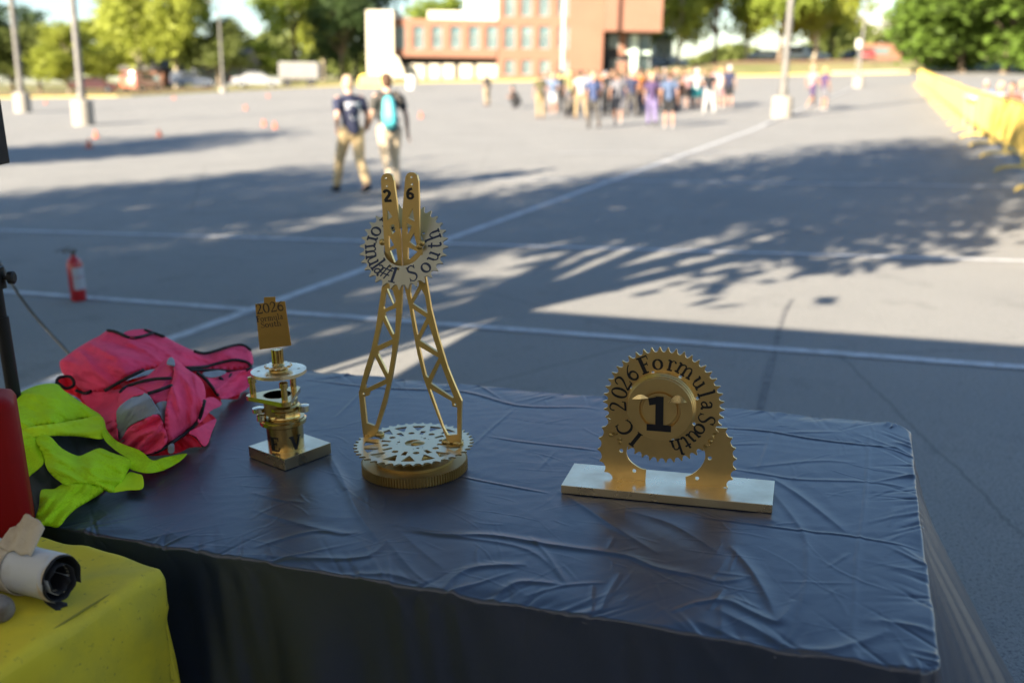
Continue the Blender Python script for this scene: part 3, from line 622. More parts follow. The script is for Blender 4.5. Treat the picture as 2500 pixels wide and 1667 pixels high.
# a pose: joint positions, figure faces +Y, origin between the feet
def pose(kind):
    J = dict(hip=[(-.095,0,.93),(.095,0,.93)], knee=[(-.11,.02,.50),(.11,.02,.50)], ank=[(-.12,-.01,.09),(.12,-.01,.09)], sho=[(-.19,0,1.42),(.19,0,1.42)],
             elb=[(-.25,-.03,1.13),(.25,-.03,1.13)], wri=[(-.27,.05,.88),(.27,.05,.88)], pel=(0,0,.96), che=(0,.01,1.27), neck=(0,0,1.47), head=(0,.02,1.63), turn=0)
    if kind == 'fold': J['elb'] = [(-.27,-.02,1.14),(.27,-.02,1.14)]; J['wri'] = [(.02,.2,1.12),(-.02,.2,1.16)]
    if kind == 'phone': J['wri'] = [(-.1,.27,1.2),(.12,.25,1.18)]; J['head'] = (0,.05,1.61)
    if kind == 'step': J.update(knee=[(-.1,.18,.52),(.1,-.06,.5)], ank=[(-.11,.22,.09),(.11,-.33,.16)], elb=[(-.25,-.12,1.14),(.25,.08,1.14)], wri=[(-.26,-.1,.9),(.26,.22,.93)])
    if kind == 'wide': J.update(knee=[(-.16,.05,.5),(.15,.03,.5)], ank=[(-.21,0,.09),(.2,0,.09)], wri=[(-.2,.14,.98),(.24,.05,.88)])
    if kind == 'sit': J.update(hip=[(-.1,0,.5),(.1,0,.5)], knee=[(-.13,.42,.5),(.13,.42,.5)], ank=[(-.13,.44,.09),(.13,.46,.09)], sho=[(-.19,0,.98),(.19,0,.98)], elb=[(-.24,.08,.72),(.24,.08,.72)], wri=[(-.16,.34,.66),(.16,.34,.66)], pel=(0,0,.53), che=(0,.01,.84), neck=(0,.02,1.03), head=(0,.05,1.19))
    if kind == 'crouch': J.update(hip=[(-.1,-.1,.3),(.1,-.1,.3)], knee=[(-.16,.24,.46),(.16,.24,.46)], ank=[(-.14,.02,.09),(.14,.02,.09)], sho=[(-.18,.12,.72),(.18,.12,.72)], elb=[(-.24,.3,.55),(.24,.3,.55)], wri=[(-.08,.42,.5),(.08,.42,.5)], pel=(0,-.1,.34), che=(0,.04,.6), neck=(0,.15,.78), head=(0,.2,.93))
    if kind == 'walkA': J.update(knee=[(-.13,.2,.53),(.07,-.1,.52)], ank=[(-.15,.36,.10),(.03,-.42,.17)], elb=[(-.25,-.1,1.16),(.27,-.02,1.15)], wri=[(-.18,.1,1.0),(.3,.16,.98)], head=(.0,.04,1.63))
    if kind == 'walkB': J.update(knee=[(-.08,-.03,.53),(.1,.1,.51)], ank=[(-.14,-.42,.22),(.12,.12,.09)], elb=[(-.25,.02,1.16),(.26,-.06,1.14)], wri=[(-.24,.2,1.02),(.28,-.05,.88)], head=(.0,.03,1.63))
    return J
def lerp(a, b, t): return tuple(np.array(a)*(1-t)+np.array(b)*t)
def figure_parts(J, root, vox, hand_detail=False, shorts=False, mats=None):
    skin, shirt, legs, hairm, shoe = mats
    sdir = Vector(J['neck']) - Vector(J['pel']); b = MB()
    # torso under the clothes, neck and head
    limb(b, [J['pel'], lerp(J['pel'], J['che'], .5), J['che'], lerp(J['che'], J['neck'], .7)], [.115,.105,.125,.09], 14, 1.25)
    limb(b, [lerp(J['che'], J['neck'], .7), J['neck'], lerp(J['neck'], J['head'], .6)], [.08,.058,.056], 12)
    h = Vector(J['head']); sphere_pts(b, h + Vector((0,-.01,.02)), (.078,.098,.105), 16, 12); sphere_pts(b, h + Vector((0,.035,-.05)), (.056,.058,.06), 12, 8)
    b.tube([h+Vector((0,.08,.03)), h+Vector((0,.112,-.005)), h+Vector((0,.092,-.022))], [.009,.016,.012], 8)
    for s in (-1, 1):
        sphere_pts(b, h + Vector((s*.08,-.01,0)), (.014,.024,.033), 8, 6); sphere_pts(b, h + Vector((s*.032,.082,.02)), (.014,.012,.008), 8, 6)
    sphere_pts(b, h + Vector((0,.088,-.055)), (.026,.012,.008), 8, 6)
    for i in (0, 1):
        s = -1 if i == 0 else 1; sh, el, wr = [Vector(J[k][i]) for k in ('sho','elb','wri')]
        limb(b, [sh, (sh+el)/2, el, (el+wr)/2, wr], [.052,.046,.04,.037,.026], 12)
        f = (wr-el).normalized(); side = Vector((0,1,0)) - f*f.y
        side = side.normalized() if side.length > .3 else Vector((1,0,0)); nr = f.cross(side)
        b.tube([wr, wr+f*.04, wr+f*.085], [.026,.036,.032], 10, sx=.5); 
        if hand_detail:
            for q, (off, ln) in enumerate(((-.028,.066),(-.009,.078),(.01,.074),(.028,.058))):
                r0 = wr + f*.078 + side*off; r1 = r0 + f*ln*.55 + nr*s*.006; r2 = r1 + f*ln*.42 + nr*s*.022; b.tube([r0, r1, r2], [.0095,.009,.0075], 8)
            r0 = wr + f*.03 + side*.028; b.tube([r0, r0+f*.03+side*.022, r0+f*.06+side*.026], [.012,.010,.008], 8)
        else: b.tube([wr+f*.08, wr+f*.13, wr+f*.17+nr*s*.02], [.034,.032,.02], 8, sx=.5)
        hp, kn, an = [Vector(J[k][i]) for k in ('hip','knee','ank')]
        limb(b, [hp, (hp+kn)/2, kn, kn*.65+an*.35, an], [.088,.078,.056,.056,.038], 12)
        b.tube([an+Vector((0,-.05,-.03)), an+Vector((0,.05,-.045)), an+Vector((0,.15,-.062))], [.036,.036,.024], 10)
    body = voxel(b, 'body', skin, root, vox)
    # shirt
    b = MB(); limb(b, [Vector(J['pel'])-sdir*.04, J['pel'], lerp(J['pel'], J['che'], .5), J['che'], lerp(J['che'], J['neck'], .72)], [.132,.132,.128,.146,.098], 16, 1.3)
    for i in (0, 1):
        sh, el = Vector(J['sho'][i]), Vector(J['elb'][i]); limb(b, [lerp(J['che'], J['neck'], .55), sh*.98, sh*.6+el*.4, sh*.45+el*.55], [.085,.072,.068,.066], 12)
    voxel(b, 'shirt', shirt, root, vox)
    # trousers or shorts
    b = MB(); limb(b, [Vector(J['pel'])+sdir*.03, Vector(J['pel'])-sdir*.12], [.128,.13], 16, 1.28)
    for i in (0, 1):
        hp, kn, an = [Vector(J[k][i]) for k in ('hip','knee','ank')]
        if shorts: limb(b, [hp, (hp+kn)/2, hp*.22+kn*.78], [.108,.102,.1], 14)
        else: limb(b, [hp, (hp+kn)/2, kn, kn*.5+an*.5, an*.9+kn*.1], [.108,.096,.078,.071,.066], 14)
    voxel(b, 'shorts' if shorts else 'trousers', legs, root, vox)
    b = MB(); sphere_pts(b, h+Vector((0,-.025,.045)), (.088,.1,.098), 16, 10); sphere_pts(b, h+Vector((0,-.05,-.01)), (.078,.07,.075), 14, 8); voxel(b, 'hair', hairm, root, vox*.8)
    for i in (0, 1):
        an = Vector(J['ank'][i]); kn = Vector(J['knee'][i]); b = MB(); tl = (kn-an).normalized(); toe = -.065 if an.z < .12 else -.12
        b.tube([an+Vector((0,-.07,-.045)), an+Vector((0,-.02,-.035)), an+Vector((0,.08,toe*.75)), an+Vector((0,.19,toe))], [.042,.05,.045,.03], 12, sx=.95); voxel(b, 'shoe', shoe, root, vox*.8)
def fm(name, c, r=.85): return mat(name, c, r, noise=(6, tuple(x*.8 for x in c), .4, .7), bump=(14,.5,.01))
SK = fm('skin', (.36,.20,.135), .55); SK2 = fm('skin_brown', (.3,.16,.1), .55)
CL = {k: fm('cloth_'+k, v) for k, v in dict(navy=(.02,.025,.06), black=(.010,.010,.012), khaki=(.27,.20,.11), cream=(.33,.26,.17), white=(.36,.36,.36), slate=(.06,.09,.16), royal=(.04,.06,.14), olive=(.08,.07,.03), grey=(.12,.12,.135), brown=(.11,.05,.03), orange=(.4,.14,.03), purple=(.055,.032,.09), plum=(.16,.13,.26), teal=(.02,.22,.24), char=(.06,.055,.05), red=(.6,.05,.03), pink=(.32,.19,.2), lime=(.2,.2,.08), lblue=(.11,.15,.23)).items()}
HR = {k: fm('hair_'+k, v) for k, v in dict(brown=(.07,.035,.018), black=(.012,.01,.01), blond=(.45,.3,.14), sandy=(.42,.3,.2), white=(.5,.5,.5), grey=(.25,.25,.27)).items()}
# the two walkers, seen from behind
SKW = fm('skin_brightened', (.58,.36,.26), .55)  # walkers' skin colour brightened to make up for arms in shade
def walker(label, p, rz, kind, mats_, scale=1.0):
    t = thing('person', label, 'person', p, rz); t.scale = (scale,)*3; J = pose(kind); figure_parts(J, t, .011, True, False, mats_); return t
pA = at(867, 472); pB = at(958, 468)
wa = walker('person walking away in a navy shirt with white back print and khaki trousers', pA, .55, 'walkA', (SKW, CL['navy'], fm('light_khaki', (.55,.41,.22)), HR['sandy'], CL['black']), 1.02)
mb = MB()
def backF(ox, oz, s):
    def F(x, y, z): X = ox + x*s; Z = oz + y*s; return Vector((X, -(math.sqrt(max(.0005, 1-(X/.2)**2))*.148 + .004) - z, Z))
    return F
for i, (x0, x1, z0, z1) in enumerate([(-.13,.13,1.33,1.37),(-.12,.12,1.27,1.31)]):
    F = backF(0, 0, 1); n = 10; vs = []; 
    for k in range(n+1):
        X = x0+(x1-x0)*k/n; vs += [F(X, z0, .004), F(X, z1, .004)]
    mb.add(vs, [(2*k, 2*k+1, 2*k+3, 2*k+2) for k in range(n)])
n = 20; F = backF(0, 0, 1); mb.add([F(0,1.17,.006)] + [F(.07*math.cos(2*PI*k/n), 1.17+.065*math.sin(2*PI*k/n), .006) for k in range(n)], [(0, k+1, (k+1)%n+1) for k in range(n)])
mb.build('back_print', fm('print_white', (.55,.56,.6)), wa)
wb = walker('person walking away in a black shirt and cream trousers carrying a teal backpack', pB, .45, 'walkB', (SKW, CL['char'], fm('light_cream', (.66,.53,.36)), HR['brown'], CL['brown']), 1.03)
M_bpk = fm('teal_nylon', (.09,.42,.46), .6); bp_ = thing('backpack', 'teal backpack on the back of the walker in the black shirt', 'backpack', pB, .45); bp_.scale = (1.03,)*3
b = MB(); limb(b, [(-.055,-.2,1.03),(-.055,-.22,1.15),(-.055,-.2,1.36)], [.105,.115,.085], 16, 1.45); voxel(b, 'pack', M_bpk, bp_, .012)
b = MB(); limb(b, [(-.055,-.31,1.04),(-.055,-.32,1.14)], [.05,.05], 12, 2.0); voxel(b, 'front_pocket', fm('teal_dark', (.03,.3,.34), .6), bp_, .01)
for s in (-1, 1):
    b = MB(); b.tube(cat([(s*.12,-.16,1.36),(s*.13,-.05,1.5),(s*.13,.1,1.44),(s*.14,.15,1.3),(s*.15,.08,1.12),(s*.13,-.12,1.06)], 5), .012, 8, sx=2.2); b.build('strap', CL['char'], bp_, smooth=True)
# crowd
protoP = {}
def crowd(px, py, kind, shirt, legs, hair, shoe, label, shorts=False, rz=0, skin=None, s=1.0, hat=None, name='person', grp='crowd gathered on the lot'):
    key = (kind, shorts); p = atG(px, py); ms = {'body': skin or SK, 'shirt': CL[shirt], 'trousers': CL[legs], 'shorts': CL[legs], 'hair': HR[hair], 'shoe': CL[shoe]}
    if key not in protoP:
        t = thing('person', label, 'person', p, rz, grp); figure_parts(pose(kind), t, .026, False, shorts, (ms['body'], ms['shirt'], ms['trousers'], ms['hair'], ms['shoe'])); protoP[key] = t
    else:
        t = copy_tree(protoP[key]); t['label'] = label; t.location = p
        for c in t.children:
            k = c.name.split('.')[0]; c.material_slots[0].link = 'OBJECT'; c.material_slots[0].material = ms[k]
    t.rotation_euler = (0, 0, rz); t.scale = (s, s, s*random.uniform(.97, 1.03)); return t
CR = [
(1320,290,'stand','olive','khaki','brown','brown','person in olive shirt and khaki trousers at the left end of the crowd',False,.3),
(1351,281,'fold','lblue','white','sandy','white','person in light blue shirt and white shorts second from the left end of the crowd',True,-.4),
(1335,272,'phone','grey','grey','brown','black','person in grey half hidden between olive shirt and white shorts',False,2.2),
(1372,274,'stand','black','black','black','black','dark dressed person behind the pale shorts at the left',False,.2),
(1388,287,'crouch','char','black','black','black','crouching person in dark clothes left of the khaki trousers',False,-.8),
(1396,270,'fold','brown','khaki','brown','brown','person in brown top behind the crouching one',False,2.8),
(1392,276,'stand','lime','grey','blond','white','person in yellowish shirt just left of the white top',False,.6),
(1419,291,'wide','white','khaki','black','brown','person in white top and wide khaki trousers left of the blue shirt',False,.1),
(1432,272,'phone','lblue','black','brown','black','person in pale blue behind the white top',False,2.6),
(1449,314,'step','royal','char','sandy','black','tall person in royal blue shirt and grey brown trousers nearest the camera at the left',False,.15),
(1466,268,'stand','orange','black','brown','black','person in orange showing behind the royal blue shirt',False,3.0),
(1478,279,'fold','lblue','black','grey','black','person in light blue top behind and right of the royal blue shirt',False,-2.0),
(1485,284,'wide','black','black','black','black','person all in black left of the grey backpack',False,.4),
(1509,308,'step','grey','grey','brown','white','person in grey with grey shorts left of the navy shirt',True,-.2),
(1497,268,'stand','brown','navy','brown','black','person in brown far back above the grey shorts',False,2.4),
(1522,270,'phone','char','grey','brown','black','person in charcoal far back left of the navy shirt',False,2.9),
(1543,286,'wide','navy','char','sandy','black','broad person in navy shirt and charcoal trousers in the middle of the crowd',False,.0),
(1562,283,'stand','orange','navy','brown','black','person in rust orange top and dark blue trousers beside the purple shirt',False,.5),
(1553,268,'fold','red','black','black','black','person in red top far back behind the navy shirt',False,2.5),
(1591,308,'step','purple','plum','sandy','black','person in purple shirt and plum trousers with a brown backpack',False,-.1),
(1581,270,'stand','white','slate','blond','white','person in white behind the purple shirt',False,2.7),
(1612,277,'wide','black','navy','black','black','person in black between the purple shirt and the slate shirt',False,.3),
(1633,314,'stand','slate','black','brown','white','person in slate blue shirt and black shorts with white shoes',True,-.25),
(1622,268,'phone','grey','grey','grey','black','grey haired person far back left of the slate shirt',False,2.9),
(1650,272,'fold','char','navy','sandy','black','person in charcoal right behind the slate shirt',False,2.2),
(1668,266,'stand','brown','brown','brown','white','person in brown top and bare legs right of the slate shirt',True,.2),
(1681,268,'phone','pink','char','blond','white','person in pink behind the brown top',True,2.6),
(1700,268,'fold','white','teal','white','white','person with white cap, white top and teal shorts',True,.1),
(1716,262,'stand','char','slate','brown','black','person in charcoal between the teal shorts and white trousers',False,2.5),
(1731,277,'wide','black','white','brown','white','person in black top and wide white trousers at the right of the crowd',False,-.2),
(1745,262,'fold','pink','grey','brown','white','person in pink right behind the white trousers',True,2.8),
(1757,264,'stand','white','pink','blond','white','person in white top and bare legs second from the right end',True,.3),
(1779,264,'stand','navy','black','white','white','person in navy top and white cap at the right end of the crowd',True,-.3),
(1360,270,'fold','navy','black','black','black','person in navy far back over the white shorts',False,2.6),
(1407,268,'stand','char','navy','brown','black','person in charcoal far back over the khaki trousers',False,2.8),
(1456,270,'stand','black','grey','black','black','person in black far back behind the royal blue shirt',False,2.1),
(1530,272,'wide','navy','navy','brown','black','person dressed all in navy left of the broad navy shirt',False,.3),
(1573,275,'stand','black','slate','black','black','person in black top and slate trousers between the rust orange and purple tops',False,.2),
(1603,268,'fold','navy','char','brown','black','person in navy far back behind the all black one',False,2.7),
(1642,268,'stand','black','black','brown','black','person in black far back behind the slate shirt',False,2.9),
(1691,262,'fold','navy','black','black','black','person in navy far back beside the white cap',False,2.4),
(1768,258,'stand','black','navy','black','black','person in black far back at the right end of the crowd',False,2.9),
(1190,258,'stand','char','cream','brown','brown','lone person in dark shirt and cream trousers left of the crowd',False,.8),
(1261,264,'crouch','black','black','black','black','lone person crouching in black left of the crowd',False,1.2),
(1981,268,'step','pink','purple','sandy','white','walking person in pink with purple skirt right of the grey lamp post',True,-1.2),
(2011,270,'stand','purple','grey','blond','white','walking person in purple top and grey shorts further right of the lamp post',True,-1.2),
]
for c in CR: crowd(*c[:8], shorts=c[8], rz=c[9], skin=SK2 if random.random() < .15 else None, s=random.uniform(.96, 1.02))
# backpacks in the crowd
def pack(px, py, z, m, label, dy=-.26):
    p = atG(px, py); t = thing('backpack', label, 'backpack', p, 0); b = MB(); limb(b, [(0,dy,z-.17),(0,dy-.02,z),(0,dy,z+.16)], [.1,.12,.09], 12, 1.4); voxel(b, 'pack', m, t, .025)
    b = MB(); limb(b, [(0,dy-.11,z-.12),(0,dy-.11,z)], [.05,.05], 10, 1.8); voxel(b, 'front_pocket', m, t, .02)
pack(1598, 306, 1.18, CL['brown'], 'brown backpack on the person in purple'); pack(1419, 290, 1.25, CL['white'], 'white backpack on the person in khaki trousers'); pack(1508, 307, 1.2, CL['grey'], 'grey backpack on the person in grey shorts')
# people and a table behind the barriers
def chair(p, rz, label):
    t = thing('folding_chair', label, 'chair', p, rz, 'folding chairs behind the barriers'); mb = MB(); mb.box((0,.02,.44), (.44,.42,.03), bev=.01); mb.build('seat', CL['char'], t)
    mb = MB(); mb.box((0,-.2,.72), (.44,.03,.28), bev=.01); mb.build('backrest', CL['char'], t)
    for sx in (-1, 1):
        for a, b_ in ((-.2, .24), (.2, -.24)): mb = MB(); mb.tube([(sx*.21,a,.44 if a > 0 else .86),(sx*.21,b_,.0)], .012, 6); mb.build('leg', M_frame, t)
def behindbar(px, D): p = atY(px, 250, D); return Vector((p.x, p.y, gz(p.x, p.y)))
for i, (px, D, sh, hr, lb, cl) in enumerate([(2443,25.5,'white','sandy','seated person in white with sandy hair behind the yellow barriers','black folding chair under the sandy haired person'),(2470,24.6,'brown','brown','seated brown haired person in brown behind the yellow barriers','black folding chair under the brown haired person'),(2492,25.2,'pink','blond','seated person in pink at the right border behind the barriers','black folding chair at the right border'),(2404,29,'lblue','grey','seated person in blue behind the white table top','black folding chair under the person in blue')]):
    p = behindbar(px, D); J = pose('sit'); t = thing('person', lb, 'person', p, 1.9 + .3*i, 'people seated behind the barriers'); figure_parts(J, t, .026, False, False, (SK, CL[sh], CL['char'], HR[hr], CL['black'])); chair(p, 1.9+.3*i, cl)
p = behindbar(2395, 27.5); t = thing('folding_table', 'white folding table behind the yellow barriers', 'table', p, bang); mb = MB(); mb.box((0,0,.9), (2.6,.7,.05), bev=.015); mb.build('tabletop', M_white, t)
for sx in (-1.1, 1.1):
    for sy in (-.28, .28): mb = MB(); mb.tube([(sx,sy,.88),(sx,sy,0)], .016, 8); mb.build('leg', M_frame, t)
# ================================================================== TENT, SPEAKER STAND, FIRE EXTINGUISHER
def shadow_src(gp_, z): return Vector(gp_) + Vector((sd.x, sd.y, 0)) * (z / math.tan(SUN_EL) / math.hypot(sd.x, sd.y)) + Vector((0, 0, z))
M_tent = mat('tent_canvas', (.62,.65,.70), .85, noise=(2,(.56,.59,.64),.4,.7), trans=.28); M_pole = mat('black_steel', (.008,.008,.009), .6, spec=.25)
u_ = d2.copy(); v_ = -d1.copy()
EH = 2.25
P0 = shadow_src(gp(1290, 757), EH); P0.z = 0
tt = thing('canopy_tent', 'pale canopy tent overhead that shades the table, mostly out of view', 'tent', P0)
TW, TD = 5.8, 6.2
cs = [Vector((0,0,0)), u_*TW, u_*TW + v_*TD, v_*TD]; mid = (cs[0]+cs[2])/2
mb = MB(); apex = mid + Vector((0,0,EH+.9)); vs = []
for i in range(4):
    a = cs[i] + Vector((0,0,EH)); b = cs[(i+1)%4] + Vector((0,0,EH)); k = len(mb.v); dn = Vector((0,0,.22)); mb.add([a, b, apex, a-dn, b-dn], [(0,1,2),(0,3,4,1)])
mb.build('canopy', M_tent, tt)
M_curt = mat('light_block_cloth', (.05,.047,.043), .9)  # unseen dark curtains, added to block sun and light from behind and the sides
for a_, b_ in ((u_*TW + v_*TD, v_*TD), (v_*TD, v_*2.9), (u_*TW + v_*2.6, u_*TW + v_*TD)):
    mb = MB(); n_ = 40; vs = []
    for i in range(n_+1):
        c_ = a_ + (b_-a_)*(i/n_); o_ = (b_-a_).normalized().cross(Vector((0,0,1)))*.03*math.sin(i*1.3); vs += [c_+o_+Vector((0,0,.03)), c_+o_*.3+Vector((0,0,EH-.01))]
    mb.add(vs, [(2*i,2*i+2,2*i+3,2*i+1) for i in range(n_)]); mb.build('light_block_curtain', M_curt, tt, smooth=True)
for c in cs: mb = MB(); mb.box(c + Vector((0,0,EH/2)), (.04,.04,EH)); mb.build('leg', M_pole, tt)
# speaker stand pole at the left border
p1 = onplane(40, 962, Vector((0, 2.75, 0)), Vector((0,1,0))); t = thing('speaker_stand', 'black speaker stand pole at the left border behind the vests', 'stand', (p1.x-.008, p1.y, 0))
mb = MB(); mb.lathe([(.019,.3),(.019,1.12)], n=20); mb.lathe([(.0145,1.12),(.0145,1.5)], n=16); mb.build('pole', M_pole, t, auto=40)
mb = MB(); zk = onplane(15, 678, Vector((0, 2.75, 0)), Vector((0,1,0))).z; mb.lathe([(.026,zk-.03),(.026,zk+.03)], n=20); mb.build('collar', M_pole, t, auto=40)
mb = MB(); mb.tube([(.02,0,zk),(.042,0,zk)], .006, 8); mb.lathe([(.012,-.006),(.018,-.003),(.018,.01),(.012,.013)], M=Matrix.Translation((.042,0,zk)) @ Matrix.Rotation(PI/2,4,'Y'), n=14); mb.build('knob', M_pole, t)
for k in range(3):
    q = 2*PI*k/3+2.2; mb = MB(); mb.tube([(0,0,.62),(.5*math.cos(q),.5*math.sin(q),.02)], .012, 8); mb.build('leg', M_pole, t)
s1 = onplane(-35, 330, Vector((0, 2.75, 0)), Vector((0,1,0))); sp_ = thing('loudspeaker', 'black loudspeaker corner at the upper left border on its stand', 'speaker', (p1.x-.008, p1.y, 1.5))
zt_ = onplane(0, 245, Vector((0, 2.75, 0)), Vector((0,1,0))).z; zb_ = onplane(0, 412, Vector((0, 2.75, 0)), Vector((0,1,0))).z
mb = MB(); wsp = .15; sp_.location.x = onplane(20, 400, Vector((0,2.95,0)), Vector((0,1,0))).x - .115
prof = [(-wsp*.9,-.12),(wsp*.9,-.12),(wsp,-.04),(wsp*.8,.2),(-wsp*.8,.2),(-wsp,-.04)]
mb.plate(prof, [], zb_-1.5, zt_-1.5, F=lambda x,y,z: Vector((x-.0, y, z))); cab = mb.build('cabinet', mat('speaker_black', (.008,.008,.008), .7, spec=.15), sp_)
mb = MB(); mb.box((0,-.13,(zb_+zt_)/2-1.5), (wsp*1.6,.012,(zt_-zb_)*.9), bev=.005); mb.build('grille', M_pole, sp_)
mb = MB(); cpts = [onplane(x, y, Vector((0,4.1,0)), Vector((0,1,0))) for x, y in ((-60,560),(0,645),(40,710),(80,765),(130,822),(172,868),(215,930))]
mb.tube(cat(cpts, 6), .0065, 8); tag(mb.build('cable', mat('cable_grey', (.05,.055,.055), .6, noise=(18,(.14,.14,.12),.55,.65)), smooth=True), 'thin grey cable slanting down behind the pink vest', 'cable')
# fire extinguisher
ex = at(193, 733); t = thing('fire_extinguisher', 'red fire extinguisher with white label standing on the asphalt', 'fire extinguisher', ex, -.5); t.scale = (1,1,1)
M_exr = mat('extinguisher_red', (.42,.012,.015), .35, coat=.4)
mb = MB(); mb.lathe([(.055,0),(.062,.01),(.062,.30),(.055,.335),(.035,.36),(.02,.37),(.02,.385)], n=32); mb.build('cylinder', M_exr, t, auto=40)
mb = MB(); vs = []
for i in range(17):
    q = math.radians(-62 + 125*i/16); vs += [(.0636*math.cos(q), .0636*math.sin(q), .10), (.0636*math.cos(q), .0636*math.sin(q), .20), (.0636*math.cos(q), .0636*math.sin(q), .205), (.0636*math.cos(q), .0636*math.sin(q), .285)]
mb.add(vs, [(4*i+k, 4*i+4+k, 4*i+5+k, 4*i+1+k) for i in range(16) for k in (0,2)]); o = mb.build('label_band', mat('label_white', (.38,.39,.42), .5, noise=(30,(.35,.35,.38),.5,.7)), t, auto=40)
mb = MB(); mb.lathe([(.018,.385),(.018,.41)], n=16); mb.box((0,-.03,.425), (.02,.12,.018)); mb.box((0,-.035,.455), (.02,.13,.008), M=Matrix.Rotation(.12,4,'X')); mb.build('valve', M_post, t)
mb = MB(); mb.tube(cat([(0,.015,.41),(-.05,.06,.40),(-.085,.03,.33),(-.078,.0,.2),(-.072,0,.1)], 6), .01, 8); mb.build('hose', M_pole, t, smooth=True)
# ================================================================== TABLE
TZ = .74
BR_, FR_ = at(2215, 1035, TZ), at(2290, 1640, TZ)
lx = Vector((-.9379, .347, 0)).normalized(); wv = BR_ - FR_; WD = wv.length; ly = wv.normalized(); LL = 2.62
M_cloth = mat('black_plastic_cover', (.010,.018,.040), .38, bump=(40,.15,.003), spec=.9)
M_cloth.node_tree.nodes['Principled BSDF'].inputs['IOR'].default_value = 1.55
def crp(c): return [(600+.59524*x, 900+.59524*y) for x, y in c]
def crb(c): return [(1700+.45714*x, 950+.45714*y) for x, y in c]
CRS = [
(crp([(590,655),(780,700),(1000,700),(1300,745),(1560,780),(1700,830),(1930,870)]),.006,.010),(crp([(600,680),(860,705),(1160,760),(1320,900)]),.003,.008),
(crp([(0,760),(250,690),(380,700),(450,690)]),.004,.008),(crp([(340,380),(380,460),(430,580),(470,650),(540,740)]),.005,.012),(crp([(870,455),(1020,485),(1250,525)]),.0035,.004),
(crp([(1290,510),(1500,650),(1700,770)]),.004,.010),(crp([(1560,590),(1760,650),(1960,770)]),.003,.014),(crp([(1490,750),(1520,700)]),.002,.005),
(crp([(790,930),(850,870),(950,830),(1150,820)]),.006,.010),(crp([(985,970),(1050,920),(1130,890),(1300,900)]),.005,.008),(crp([(1130,950),(1300,905),(1480,890)]),.003,.005),(crp([(1160,700),(1220,760),(1280,850),(1310,910)]),.003,.006),
(crp([(1410,1020),(1420,900)]),.0035,.005),(crp([(1450,1010),(1490,930),(1540,850)]),.004,.006),(crp([(1540,970),(1580,940)]),.002,.005),(crp([(1740,1010),(1850,970),(1950,960)]),.003,.005),(crp([(1900,1000),(1970,910)]),.003,.006),
(crp([(500,90),(440,150),(370,215)]),.003,.006),(crp([(240,60),(500,90),(700,100),(920,110),(1140,165),(1400,170),(1480,180)]),.0045,.007),(crp([(920,350),(1010,270),(1130,170)]),.0025,.005),(crp([(1000,290),(1120,310),(1350,335),(1480,350)]),.003,.005),
(crp([(40,790),(280,800),(480,790),(570,720)]),.004,.009),(crp([(100,850),(330,860),(600,870),(780,930)]),.004,.010),(crp([(230,800),(400,900),(780,925)]),.003,.008),(crp([(560,720),(680,860),(780,920)]),.003,.008),(crp([(600,670),(700,760),(800,840)]),.002,.01),
(crp([(0,530),(120,560),(230,570)]),.003,.008),(crp([(0,600),(200,660),(420,700)]),.003,.01),(crp([(330,380),(350,440),(400,520)]),.004,.012),(crp([(1210,430),(1290,350)]),.002,.006),
(crb([(160,215),(430,235),(640,270),(900,300),(1150,320)]),.0045,.005),(crb([(975,230),(960,400),(920,700),(880,900),(850,1200),(835,1340)]),.0035,.005),(crb([(0,690),(230,720),(600,765),(850,790),(1230,855)]),.0035,.004),
(crb([(430,480),(600,590),(830,775)]),.0045,.010),(crb([(440,560),(560,720),(610,830),(600,1050),(540,1240)]),.004,.009),(crb([(195,850),(300,970),(400,1150),(420,1240)]),.006,.012),
(crb([(0,1160),(160,1140),(300,1200),(430,1250),(490,1200),(530,1130)]),.006,.011),(crb([(100,1180),(300,1280),(480,1370),(700,1400),(900,1350),(1040,1290)]),.006,.013),(crb([(0,1250),(200,1330),(330,1395)]),.004,.01),
(crb([(440,240),(410,340),(365,440)]),.003,.006),(crb([(100,990),(300,1010)]),.002,.006),(crb([(200,1120),(350,1180)]),.002,.005),(crb([(975,1235),(1240,1280)]),.0025,.006),(crb([(160,430),(380,460),(580,490),(950,500),(1180,530)]),.0025,.006),
(crb([(300,430),(480,410),(700,390),(900,400)]),.002,.008),(crb([(950,590),(1030,560),(1100,540)]),.0015,.004),(crb([(1040,820),(1130,780)]),.002,.004),(crb([(720,960),(850,880)]),.002,.004),(crb([(1060,740),(1100,650)]),.002,.006),(crb([(0,1010),(150,1040),(300,1010)]),.003,.007),(crb([(470,240),(830,235)]),.002,.007),(crb([(0,350),(200,310),(420,300)]),.002,.007),(crb([(230,400),(260,600),(600,800)]),.002,.02),
]
def w2t(p): q = p - FR_; return q.dot(lx), q.dot(ly)
